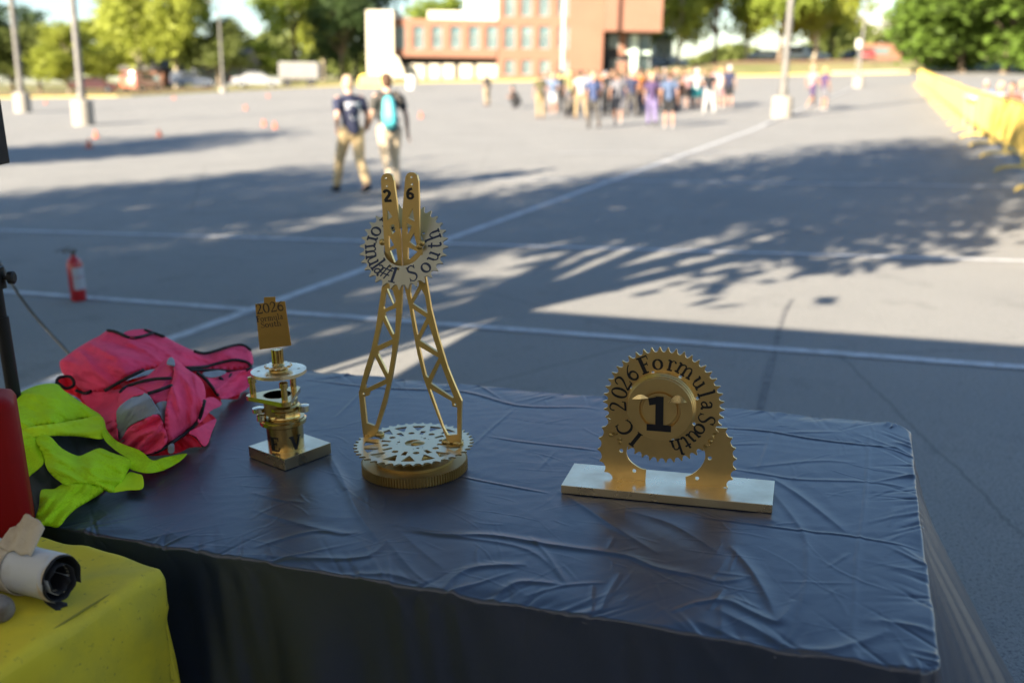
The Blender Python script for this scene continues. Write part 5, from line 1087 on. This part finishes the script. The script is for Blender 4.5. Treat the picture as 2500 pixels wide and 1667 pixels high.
for k in range(10): q = 2*PI*k/10; mb.box((dc.x+.013*math.cos(q), dc.y+.013*math.sin(q), zd+.045), (.004,.004,.044))
mb.build('splined_shaft', M_brass, t1)
# upright card
yo = axc.y; F1 = lambda x, y, z: M1i @ Vector((x, yo - .002 - z, y + cen1.z))
pts = [P1(*q) for q in ((238,520),(485,488),(435,143),(362,150),(360,108),(272,112),(272,157),(203,165))]
mb = MB(); mb.plate(pts, [], -.0015, .0015, F=F1); card = mb.build('card', goldmat('card_gold', (.55,.33,.09), .45, .1), t1)
def word(mb, txt, x0, y0, x1, y1, hpx, F, off, step=1.0, kern=.04):
    a = P1(x0, y0); b = P1(x1, y1); dx, dz = b[0]-a[0], b[1]-a[1]; tot = sum(GL[c][0]+kern for c in txt); L_ = math.hypot(dx, dz); h = abs(P1(x0, y0-hpx)[1]-a[1]); sx = L_/tot; c_, s_ = dx/L_, dz/L_; cur = 0
    for c in txt:
        glyph(mb, c, lambda x, y, z: F(a[0] + c_*(cur+x)*sx - s_*y*h + .12*0, a[1] + s_*(cur+x)*sx + c_*y*h, off+z), .0003); cur += GL[c][0]+kern
M_bi = mat('brown_ink', (.035,.02,.01), .6)
for wd_ in (('2026', 218, 245, 436, 213, 78), ('Formula', 216, 306, 425, 280, 46), ('South', 252, 352, 412, 332, 46)):
    mb = MB(); word(mb, *wd_, F1, .0016); mb.build('lettering', M_bi, card)
# E V on the cylinder
mb = MB(); ez0 = hz1(1268); ez1 = hz1(1165)
for ch, xa, wpx in (('E', 350, 95), ('V', 498, 120)):
    th0 = math.asin(max(-.99, min(.99, (P1(xa,1210)[0]-xc1(300,578,1200))/rc1))); s = ez1-ez0
    def FE(x, y, z, th0=th0): th = th0 + x*s*1.05/rc1; r = rc1*1.0 + .0012 + z; wx = xc1(300,578,1200) + r*math.sin(th); wy = axc.y - r*math.cos(th); return M1i @ Vector((wx, wy, ez0 + y*s + cen1.z))
    mb = MB(); glyph(mb, ch, FE, .0005); mb.build('lettering', M_ink, cyl)
# ================================================================== YELLOW COVERED BOX, JUG, ROLLED CLOTH
M_yel = mat('yellow_canvas', (.62,.51,.02), .75, noise=(5,(.46,.40,.03),.42,.62), fine=(70,(.20,.18,.03),.64,.76), bump=(300,.35,.001))
K = at(375, 1396, TZ); f1 = (at(0, 1636, TZ) - K); f1.z = 0; f1.normalize(); f2 = (at(80, 1285, TZ) - K); f2.z = 0; f2.normalize()
f2 = (f2 - f1*f2.dot(f1)*.75).normalized()
yb_ = thing('covered_box', 'box under a stained bright yellow canvas cover at the lower left', 'covered box', (K.x, K.y, 0))
nu, nv = 190, 150; ea = np.concatenate([np.linspace(-.72,-.03,60), np.linspace(-.028,1.2,130)]); eb = np.concatenate([np.linspace(-.72,-.03,40), np.linspace(-.028,.9,110)])
AA, BB = np.meshgrid(ea, eb, indexing='ij')   # AA < 0 hangs at the back, BB < 0 hangs at the right
oa, ob = np.minimum(BB, 0), np.minimum(AA, 0); d = np.hypot(oa, ob); dm = np.maximum(d, 1e-6); Rr = .022
ang = np.clip(d/Rr, 0, PI/2); hang = np.maximum(d-Rr*PI/2, 0); out = Rr*np.sin(ang) + hang*(-.03 + .02*np.sin(AA*11+1)) + np.clip(hang/.1,0,1)*(.012*np.sin(AA*14+1.2*np.sin(BB*5)) )
corner = np.exp(-(np.maximum(AA,0)/.13)**2 - (np.maximum(BB,0)/.13)**2)
fn_ = np.array([mnoise.noise(Vector((a*3.1+b*2.0, b*7-a*3, 4))) for a, b in zip(AA.ravel(), BB.ravel())]).reshape(AA.shape); fn_ = .010*(1-2.2*np.abs(fn_)); out = out + fn_*.9*np.clip(hang/.06, 0, 1)
zz = TZ + .012 - Rr*(1-np.cos(ang)) - hang + .006*np.sin(AA*9+1)*np.sin(BB*8+.5) + .004*np.sin(AA*23+BB*17) - .012*corner + fn_*.55*(d < .02)
# soft bulge of the back hem as the cover sags there
a_ = np.maximum(AA, 0); b_ = np.maximum(BB, 0); sag = .055*np.sin(np.clip(b_/.42, 0, 1)*PI)*np.exp(-(a_/.12)**2)
px_ = b_ + (oa/dm)*out; py_ = a_ + (ob/dm)*out + sag*0
V = np.stack([px_*f2.x + py_*f1.x, px_*f2.y + py_*f1.y, zz], -1).reshape(-1, 3)
npmesh('cover', V, gridfaces(*AA.shape)[:, ::-1], M_yel, yb_)
sm = MB(); sm.tube([Vector((f1.x*t + f2.x*.002, f1.y*t + f2.y*.002, TZ + .0125 - .012*math.exp(-(t/.13)**2) + .006*math.sin(t*9+1)*math.sin(.5))) for t in np.linspace(0, 1.15, 60)], .0024, 6); sm.build('seam', mat('yellow_thread', (.22,.2,.02), .8), yb_)
# red jug
M_jug = mat('red_plastic', (.23,.004,.004), .55, noise=(3,(.18,.004,.004),.4,.7), spec=.12)
jb = at(84, 1300, TZ+.03); jv = Vector((-.28, -.96, 0)).normalized(); ju = Vector((.96, -.28, 0)).normalized()
hj = onplane(24, 975, jb, Vector((0,1,0))).z - (TZ+.018)
jug = thing('fuel_jug', 'red plastic fuel jug standing on the yellow cover at the left border', 'jug', (jb.x, jb.y, TZ+.018), .42)
def rsq(w, d, r, n=6):
    out = []
    for cx, cy, a0 in ((w-r, d-r, 0), (-(w-r), d-r, 90), (-(w-r), -(d-r), 180), (w-r, -(d-r), 270)):
        for i in range(n): q = math.radians(a0+90*i/(n-1)); out.append((cx+r*math.cos(q), cy+r*math.sin(q)))
    return out
mb = MB(); vs = []; lv = [(-.010,.0),(-.002,.004),(0,.012),(0,.03),(0,hj*.93),(-.006,hj*.97),(-.022,hj*.995),(-.05,hj)]
for di, z in lv: vs += [(x-.115, y+.07, z) for x, y in rsq(.115+di, .075+di, .03)]
n = 24; mb.add(vs, [(i*n+k, i*n+(k+1)%n, (i+1)*n+(k+1)%n, (i+1)*n+k) for i in range(len(lv)-1) for k in range(n)] + [tuple(range(n))[::-1], tuple((len(lv)-1)*n+k for k in range(n))])
mb.build('body', M_jug, jug, smooth=True)
mb = MB(); mb.tube(cat([(-.18,.07,hj-.01),(-.17,.07,hj+.04),(-.1,.07,hj+.05),(-.06,.07,hj-.005)], 6), .013, 10); mb.build('handle', M_jug, jug, smooth=True)
mb = MB(); mb.lathe([(.03,hj-.005),(.03,hj+.02),(.026,hj+.028)], c=(-.2,.07,0), n=24); mb.build('cap', M_pole, jug)
# rolled cloth: an open spiral of white cover with black lining
M_wc = mat('dirty_white_vinyl', (.50,.50,.50), .5, noise=(9,(.36,.32,.26),.48,.72), bump=(60,.3,.002)); M_bl = mat('black_lining', (.012,.012,.016), .8, bump=(300,.5,.001)); M_tape = mat('worn_cream_webbing', (.52,.44,.33), .85, noise=(14,(.34,.25,.17),.45,.7), bump=(220,.8,.002)); M_th = mat('pale_thread', (.42,.36,.26), .8)
re_ = .050; rcx = at(150, 1418, TZ+.066); adir = Vector((-.90, .42, 0)).normalized(); aside = Vector((-adir.y, adir.x, 0)); 
if aside.y > 0: aside = -aside
roll = thing('rolled_cover', 'rolled dirty white vinyl with black lining lying on the yellow cover', 'rolled cloth', rcx)
def spiral(t):     # t 0..1 from the outside in; returns offset in the end plane
    th = PI*1.15 - t*2*PI*2.1; r = re_*(1 - .62*t); return th, r
def spv(t, L_, dr=0):
    th, r = spiral(t); r += dr; return adir*L_ + aside*(r*math.cos(th)*1.0) + Vector((0,0,r*math.sin(th)*1.12))
def spiral_sheet(name, m, dr, ts, L0, L1, par, nL=24):
    V = [];
    for t in ts:
        for l in np.linspace(0, 1, nL):
            jag = .002*math.sin(t*90)+.0015*math.sin(t*37); V.append(spv(t, L0 + jag + (L1-L0)*l, dr + .0008*math.sin(l*9+t*11)))
    o = npmesh(name, V, gridfaces(len(ts), nL), m, par); s = o.modifiers.new('s', 'SOLIDIFY'); s.thickness = .0012; return o
outer = spiral_sheet('white_outer', M_wc, 0, np.linspace(0,.52,90), .006, .34, roll)
spiral_sheet('black_lining', M_bl, -.0022, np.linspace(0,1,150), -.001, .34, roll)
spiral_sheet('white_inner', M_wc, -.0005, np.linspace(.72,1,50), .002, .3, roll)
mb = MB()
for t in (.55,.6): pass
for off in (.0, .004):
    for t0, t1_ in ((.42,.66),(.66,.86)):
        ts = np.linspace(t0, t1_, 26)
        for a, b in zip(ts[:-1:2], ts[1::2]): mb.tube([spv(a, .014+off, -.0042), spv(b, .014+off, -.0042)], .0006, 5)
mb.build('stitching', M_th, roll)
# cream webbing wrapped round it and hem along the mouth
V = []; ts = np.linspace(-.02,.5,70)
for t in ts:
    for l in np.linspace(0,1,10): V.append(spv(t, .070 + .05*math.sin(t*7) + .045*l, .0022 + .001*math.sin(t*60)))
o = npmesh('webbing', V, gridfaces(70,10), M_tape, roll); s = o.modifiers.new('s','SOLIDIFY'); s.thickness = .002
V = []; 
for t in np.linspace(.0,.36,60):
    for l in np.linspace(0,1,5): V.append(spv(t, .004 + .014*l, .0012))
npmesh('hem', V, gridfaces(60,5), M_tape, outer)
V = []; 
for i, a in enumerate(np.linspace(0,1,26)):
    for b in np.linspace(0,1,14):
        p = rcx + adir*(.055+.10*a) + aside*(.016-.04*b) + Vector((0,0,.050+.065*b*math.sin(.5+2.2*min(a*1.1+.1,1)) + .003*math.sin(a*17))); V.append(p - rcx)
o = npmesh('webbing', V, gridfaces(26,14), M_tape, roll); s = o.modifiers.new('s','SOLIDIFY'); s.thickness = .0025
mb = MB()
for b in (.15,.4,.65,.9):
    for i in range(12):
        a0, a1_ = i/12, (i+.6)/12; P_ = [adir*(.055+.10*a) + aside*(.016-.04*b) + Vector((0,0,.050+.065*b*math.sin(.5+2.2*min(a*1.1+.1,1)) + .003*math.sin(a*17))) - fw*.002 for a in (a0, a1_)]; mb.tube(P_, .0007, 5)
mb.build('stitching', mat('brown_thread', (.25,.15,.08), .8), roll)
# black lining flap under the roll
V = []
for a in np.linspace(0,1,30):
    for b in np.linspace(0,1,10): V.append(adir*(-.004+.3*a + .004*math.sin(b*20)) + aside*(.045 - .05*b) + Vector((0,0,-.0555 + .003*b + .001*math.sin(a*9))))
o = npmesh('lining_flap', V, gridfaces(30,10), M_bl, roll); s = o.modifiers.new('s','SOLIDIFY'); s.thickness = .0025
# second small grey roll at the border
c2_ = at(8, 1490, TZ+.035); r2_ = thing('rolled_rag', 'small crumpled grey roll at the left border beside the white roll', 'rolled cloth', c2_)
mb = MB(); M_rag = mat('grey_rag', (.22,.21,.20), .8, noise=(20,(.12,.09,.07),.4,.65), bump=(40,1,.01)); pts = [adir*l + aside*.0 + Vector((0,0,.002*math.sin(l*60))) for l in np.linspace(-.012,.16,14)]
mb.tube(pts, [.018,.026,.0275,.027,.028,.0275,.028,.027,.0285,.028,.027,.028,.027,.02], 20); b = mb
voxel(b, 'rag', M_rag, r2_, .004, 1)
mb = MB(); mb.tube(cat([(.0,.0,-.02),(.012,-.01,-.03),(.022,.0,-.031),(.024,-.012,-.032)],5) , .0009, 5); mb.build('loose_thread', M_th, r2_)
# ================================================================== VESTS
def tps(ctrl):
    P = np.array([(c[0], c[1]) for c in ctrl], float)/100; z = np.array([c[2] for c in ctrl], float); n = len(P)
    def Kf(r): return np.where(r > 1e-9, r*r*np.log(np.maximum(r, 1e-9)), 0)
    A = np.zeros((n+3, n+3)); A[:n,:n] = Kf(np.linalg.norm(P[:,None]-P[None], axis=2)) + np.eye(n)*.02; A[:n,n] = 1; A[:n,n+1:] = P; A[n,:n] = 1; A[n+1:,:n] = P.T
    w_ = np.linalg.solve(A, np.concatenate([z, [0,0,0]]))
    return lambda x, y: float(Kf(np.linalg.norm(np.array([x,y])/100-P, axis=1))@w_[:n] + w_[n] + w_[n+1]*x/100 + w_[n+2]*y/100)
def inside(x, y, poly):
    c = False; j = len(poly)-1
    for i in range(len(poly)):
        xi, yi = poly[i]; xj, yj = poly[j]
        if (yi > y) != (yj > y) and x < (xj-xi)*(y-yi)/(yj-yi)+xi: c = not c
        j = i
    return c
def vp(c): return [(.35714*x, 760+.35714*y) for x, y in c]
TH_ = {}
def hfun(name, ctrl): TH_[name] = tps([(.35714*c[0], 760+.35714*c[1], c[2]) for c in ctrl]); return TH_[name]
def wr(x, y, seed, dirn, amp, sc=1.0):
    u = x*math.cos(dirn)+y*math.sin(dirn); v = -x*math.sin(dirn)+y*math.cos(dirn)
    a = mnoise.noise(Vector((u*.010*sc, v*.028*sc, seed))); b = mnoise.noise(Vector((u*.02*sc, v*.06*sc, seed+9)))
    c = mnoise.noise(Vector((u*.035*sc+5, v*.11*sc, seed+3)))
    return amp*((1-abs(a)*2.4) + .35*b + .13*(1-abs(c)*3.2))
def panel(par, name, outline, hf, m, lift=0, dirn=.4, amp=.006, seed=1.0, step=3.4, th=.0016, edge_drop=0, sc=1.0):
    poly = cat(vp(outline), 4, True); xs = [p[0] for p in poly]; ys = [p[1] for p in poly]; pts = [Vector(p) for p in poly]; n0 = len(pts); R = random.Random(int(seed*10))
    y = min(ys); row = 0
    while y < max(ys):
        x = min(xs) + (step/2 if row % 2 else 0)
        while x < max(xs):
            q = (x+R.uniform(-.4,.4), y+R.uniform(-.4,.4))
            if inside(*q, poly): 
                if min((q[0]-p[0])**2+(q[1]-p[1])**2 for p in poly[::2]) > (step*.6)**2: pts.append(Vector(q))
            x += step
        y += step*.86; row += 1
    co, ed, fa, *_ = delaunay_2d_cdt(pts, [], [list(range(n0))], 1, 1e-4)
    par_c = par.location; V = []
    for c in co:
        dE = min(((c.x-p[0])**2+(c.y-p[1])**2) for p in poly)**.5
        h = hf(c.x, c.y) + lift + wr(c.x, c.y, seed, dirn, amp, sc) - edge_drop*math.exp(-(dE/5)**2)
        V.append(at(c.x, c.y, TZ + max(h, .003)) - par_c)
    mb = MB(); mb.v = [tuple(v) for v in V]; mb.f = [tuple(f) for f in fa]; mb.mi = [0]*len(fa); o = mb.build(name, m, par, smooth=True)
    s = o.modifiers.new('s', 'SOLIDIFY'); s.thickness = th; s.offset = -1; return o
def piping(par, name, curves, hf, m, r=.0050, lift=.004, seed=1.0, dirn=.4, amp=.006, sc=1.0):
    for c in curves:
        mb = MB(); P = [at(x, y, TZ + max(hf(x, y) + lift + wr(x, y, seed, dirn, amp, sc), .004)) - par.location for x, y in cat(vp(c), 6)]; mb.tube(P, r, 8)
        mb.build(name, m, par, smooth=True)
def fab(name, c, tr=.12, mesh=False):
    m = mat(name, c, .75, noise=(22, tuple(x*.88 for x in c), .4, .7), bump=(420,.25,.0008), trans=tr, spec=.15)
    return m
M_pk = fab('fluorescent_pink_fabric', (1.0,.085,.20)); M_pipe = mat('black_piping', (.01,.01,.012), .7); M_refl = mat('silver_reflective_tape', (.22,.235,.26), .5, noise=(30,(.19,.2,.23),.4,.7)); M_pinkin = fab('pink_inside', (.95,.03,.06), .1)
pv = thing('safety_vest', 'crumpled fluorescent pink safety vest with black piping heaped on the table', 'safety vest', at(350, 960, TZ)); pv.location.z = TZ
hA = hfun('A', [(410,350,.145),(520,260,.17),(740,130,.205),(1030,145,.19),(1200,215,.165),(1400,285,.12),(1650,230,.115),(1725,310,.09),(1725,390,.07),(600,545,.075),(480,470,.09),(560,380,.155),(760,300,.19),(950,300,.175),(760,450,.14),(1000,400,.15),(1270,380,.115),(1500,380,.085),(1250,300,.15),(1550,300,.11)])
hB = hfun('B', [(560,560,.055),(830,520,.085),(1180,500,.10),(1480,580,.045),(1510,640,.012),(1475,740,.02),(1410,915,.008),(1200,970,.012),(1000,980,.012),(850,920,.03),(700,780,.03),(600,660,.03),(1000,700,.10),(1250,700,.08),(380,490,.09),(1720,500,.02),(1640,560,.012),(1600,430,.06),(380,520,.07)])
hC = hfun('C', [(1165,315,.175),(1270,390,.16),(1400,540,.13),(1390,640,.105),(1290,800,.05),(1000,970,.02),(1140,640,.14),(1190,400,.17),(880,500,.13),(820,560,.12),(810,660,.105),(800,740,.085),(810,880,.035),(990,560,.15),(1080,700,.125),(1140,880,.06),(1000,450,.145),(900,700,.12),(1000,850,.075),(720,800,.04)])
panel(pv, 'back_panel', [(410,350),(440,320),(520,260),(620,200),(680,170),(740,130),(800,137),(870,168),(960,160),(1030,145),(1100,162),(1200,215),(1300,262),(1400,287),(1500,262),(1580,237),(1650,230),(1705,262),(1727,320),(1715,372),(1600,400),(1400,400),(1280,395),(1150,380),(1000,400),(900,435),(800,500),(720,540),(600,548),(540,520),(490,470),(430,420)], hA, M_pk, 0, .35, .007, 2.0, edge_drop=.008)
panel(pv, 'collar_flap', [(845,152),(900,130),(1000,124),(1045,145),(960,172),(890,180)], hA, M_pk, .006, .2, .003, 3.0)
panel(pv, 'under_layer', [(380,480),(440,440),(560,500),(760,500),(1000,440),(1270,400),(1500,390),(1725,395),(1722,490),(1650,545),(1620,600),(1510,600),(1512,640),(1430,690),(1475,738),(1440,830),(1412,918),(1300,930),(1200,972),(1000,985),(850,930),(700,800),(600,680),(540,600),(470,560),(400,520)], hB, M_pinkin, -.012, .9, .010, 4.0)
panel(pv, 'side_panel', [(560,560),(720,548),(830,540),(815,640),(800,740),(740,760),(700,770),(640,690),(590,640)], hB, M_pk, .014, .1, .008, 5.0)
panel(pv, 'front_fold', [(880,500),(1000,450),(1100,360),(1150,318),(1185,400),(1172,500),(1150,600),(1060,640),(1000,560),(930,520)], hC, M_pk, -.006, -.6, .007, 6.0, edge_drop=.004)
panel(pv, 'shoulder_fold', [(818,575),(850,530),(910,515),(960,535),(995,562),(900,590),(810,668)], hC, M_pk, .004, .8, .004, 7.0)
panel(pv, 'reflective_tape', [(808,665),(900,592),(992,560),(1050,620),(1105,725),(1075,702),(950,750),(872,800),(850,880),(812,882),(800,740)], hC, M_refl, .008, -.9, .006, 7.5)
panel(pv, 'front_panel', [(1163,315),(1205,330),(1270,390),(1365,460),(1400,540),(1395,640),(1368,725),(1290,805),(1200,868),(1140,900),(1128,780),(1138,640),(1172,500),(1192,400)], hC, M_pk, .008, 1.3, .006, 8.0, edge_drop=.006)
panel(pv, 'lower_fold', [(705,790),(760,745),(802,770),(815,880),(880,800),(960,752),(1075,705),(1120,790),(1142,880),(1100,940),(1000,978),(930,950),(850,915),(760,870)], hC, M_pk, .004, -.5, .012, 9.0, sc=1.3)
panel(pv, 'reflective_tape', [(1062,640),(1140,618),(1138,700),(1140,782),(1105,735)], hC, M_refl, 0, .9, .004, 9.3)
panel(pv, 'corner_flap', [(1290,830),(1380,780),(1475,737),(1445,830),(1412,915),(1380,915),(1340,860)], hB, M_pk, .022, .3, .006, 9.6)
panel(pv, 'corner_flap', [(1400,600),(1460,590),(1512,640),(1440,680),(1370,760),(1350,740),(1395,660)], hB, M_pk, .026, .3, .006, 9.8)
panel(pv, 'side_flap', [(1420,440),(1560,420),(1722,400),(1722,490),(1640,560),(1520,600),(1470,540)], hB, M_pk, .016, -.3, .012, 10.2)
panel(pv, 'reflective_tape', [(1150,330),(1170,316),(1192,335),(1194,375),(1170,372),(1140,362)], hC, M_refl, .012, .9, .002, 10.4)
panel(pv, 'reflective_tape', [(1385,420),(1500,405),(1545,420),(1480,450),(1410,450)], hB, M_refl, .022, .1, .003, 10.6)
panel(pv, 'reflective_tape', [(1150,920),(1185,905),(1190,960),(1155,970)], hB, M_refl, .03, .1, .002, 10.8)
piping(pv, 'piping', [[(720,540),(850,465),(980,402)],[(735,130),(790,139),(860,170),(900,180),(965,172),(1045,147)],[(990,128),(1045,146),(1120,172)],[(1330,272),(1400,287),(1480,268),(1580,236),(1660,230),(1712,264)],[(1270,385),(1400,378),(1500,352),(1600,332),(1680,345),(1716,376),(1680,402),(1600,412),(1500,402),(1290,402)]], hA, M_pipe, seed=2.0, dirn=.35, amp=.007)
piping(pv, 'piping', [[(820,555),(860,517),(960,482),(1060,462),(1172,457)],[(1010,562),(1090,537),(1172,507)],[(980,980),(1080,955),(1180,895),(1290,815),(1362,735),(1398,610)]], hC, M_pipe, lift=.008, seed=8.0, dirn=1.3, amp=.004)
piping(pv, 'piping', [[(1290,822),(1350,862),(1392,920)],[(1350,420),(1420,480),(1490,575)],[(385,500),(400,455),(480,448),(505,500),(450,525),(385,480)],[(1500,450),(1550,490),(1580,430)],[(520,540),(580,560),(620,545)]], hB, M_pipe, lift=.018, seed=4.0, dirn=.9, amp=.006)
# lime vest
def meshfab(name, c):
    m = fab(name, c, .25); N = m.node_tree.nodes; L = m.node_tree.links; b = N["Principled BSDF"]; out = N["Material Output"]
    tc = [n for n in N if n.type == 'TEX_COORD'][0]; mp = N.new("ShaderNodeMapping"); mp.inputs["Rotation"].default_value = (.3,.5,.7); L.new(tc.outputs["Object"], mp.inputs[0])
    v = N.new("ShaderNodeTexVoronoi"); v.inputs["Scale"].default_value = 330; v.inputs["Randomness"].default_value = .15; L.new(mp.outputs[0], v.inputs["Vector"])
    r = N.new("ShaderNodeMapRange"); r.inputs["From Min"].default_value = .2; r.inputs["From Max"].default_value = .34; r.inputs["To Min"].default_value = .5; r.inputs["To Max"].default_value = 0; L.new(v.outputs["Distance"], r.inputs["Value"])
    ms = N.new("ShaderNodeMixShader"); tr = N.new("ShaderNodeBsdfTransparent"); src = out.inputs[0].links[0].from_socket; L.new(r.outputs[0], ms.inputs[0]); L.new(src, ms.inputs[1]); L.new(tr.outputs[0], ms.inputs[2]); L.new(ms.outputs[0], out.inputs[0]); return m
M_lm = meshfab('fluorescent_lime_mesh', (.60,.92,.02)); M_lms = fab('lime_band', (.62,.88,.02)); M_dk = fab('dark_grey_lining', (.045,.055,.06), .02)
lv_ = thing('safety_vest', 'crumpled lime mesh safety vest lying against the pink one', 'safety vest', at(160, 1080, TZ)); lv_.location.z = TZ
hL = hfun('L', [(60,600,.13),(230,515,.15),(390,500,.155),(430,540,.15),(520,600,.125),(620,670,.10),(680,720,.085),(720,800,.075),(400,765,.12),(120,830,.12),(250,650,.15),(120,870,.115),(380,850,.10),(600,860,.075),(800,900,.05),(1040,1020,.028),(1260,980,.008),(1100,1090,.008),(900,1080,.015),(890,1020,.04),(240,860,.11),(530,990,.06),(760,970,.06),(760,1235,.012),(975,1210,.006),(975,1125,.02),(600,1180,.045),(430,1180,.055),(290,1050,.07),(165,1150,.05),(600,1080,.065),(280,1230,.05),(400,1470,.004),(240,1450,.01),(640,1270,.01),(500,1250,.035),(400,1050,.08)])
panel(lv_, 'lining', [(90,800),(300,760),(560,760),(720,880),(890,1030),(860,1110),(740,1200),(620,1250),(500,1300),(400,1440),(250,1430),(160,1250),(120,1000)], hL, M_dk, -.022, .9, .006, 11.0, step=6)
panel(lv_, 'back_panel', [(60,602),(130,562),(230,516),(320,497),(392,502),(432,540),(520,602),(620,668),(690,722),(560,742),(400,768),(250,790),(118,840),(85,760)], hL, M_lm, 0, .5, .007, 12.0, edge_drop=.006)
panel(lv_, 'band', [(118,838),(200,795),(400,766),(560,738),(684,714),(722,800),(700,872),(600,862),(500,850),(380,850),(250,858),(118,874)], hL, M_lms, .007, .05, .005, 13.0, edge_drop=.003)
panel(lv_, 'side_panel', [(690,725),(720,800),(800,890),(960,955),(1040,1020),(1120,1000),(1262,974),(1268,990),(1200,1045),(1100,1092),(1000,1106),(900,1082),(870,1050),(890,1020),(790,950),(715,880),(690,800)], hL, M_lm, .005, .6, .006, 14.0)
panel(lv_, 'front_panel', [(240,862),(330,852),(420,938),(530,990),(600,968),(680,938),(760,968),(892,1020),(862,1108),(820,1180),(762,1236),(680,1200),(600,1178),(500,1190),(430,1180),(330,1085),(285,960)], hL, M_lm, .009, .35, .009, 15.0, edge_drop=.005)
panel(lv_, 'side_panel', [(100,868),(240,862),(285,970),(295,1045),(210,1120),(168,1155),(140,1020)], hL, M_lm, .004, 1.2, .006, 16.0)
panel(lv_, 'corner_flap', [(880,1102),(940,1112),(976,1130),(974,1212),(870,1224),(762,1236),(830,1160)], hL, M_lms, .008, .0, .003, 17.0)
panel(lv_, 'tail', [(278,1240),(300,1218),(372,1216),(430,1182),(520,1175),(600,1180),(708,1215),(640,1272),(520,1345),(450,1410),(400,1472),(320,1462),(235,1450),(268,1340)], hL, M_lm, .010, -.7, .008, 18.0, edge_drop=.004)
# ---------------- shade trees off to the left
def st(label, gx, gy, z, h, wd, base, n, leaf, seed, lobes):
    s = shadow_src((gx, gy, 0), z); return near_tree(label, s.x, s.y, h, wd, base, n, leaf, seed, lobes)
st('tree beside the lot whose shade falls behind the trophies', 4.3, 16.2, 6.2, 8.8, 7.6, 4.0, 14000, .11, 31, 17)
st('tree beside the lot whose shade falls across the left half', -7.0, 13.4, 5.2, 7.6, 8.2, 3.2, 11000, .12, 44, 13)
st('tree beside the lot whose shade falls behind the red extinguisher', -5.0, 10.2, 5.0, 7.0, 6.2, 3.2, 7000, .12, 52, 9)
st('tree farther left whose long shade reaches the orange cones', -14, 27.5, 6.0, 8.5, 8.5, 3.0, 20000, .13, 61, 16)
st('tree beside the lot whose shade falls left of the small trophy', -4.0, 8.2, 4.6, 6.6, 5.4, 2.7, 6500, .12, 71, 9)
st('tree beside the lot whose shade reaches the pink vest', -4.2, 6.2, 4.2, 6.0, 4.2, 2.9, 6000, .12, 83, 10)
st('tree beside the lot whose thin shade falls between the arms of the tall trophy', -.6, 12.2, 5.0, 6.8, 3.6, 3.8, 3000, .12, 97, 6)
st('tree beside the lot whose broken shade falls above the sprocket trophy', 3.6, 12.4, 5.0, 6.8, 5.6, 3.6, 3600, .14, 103, 9)
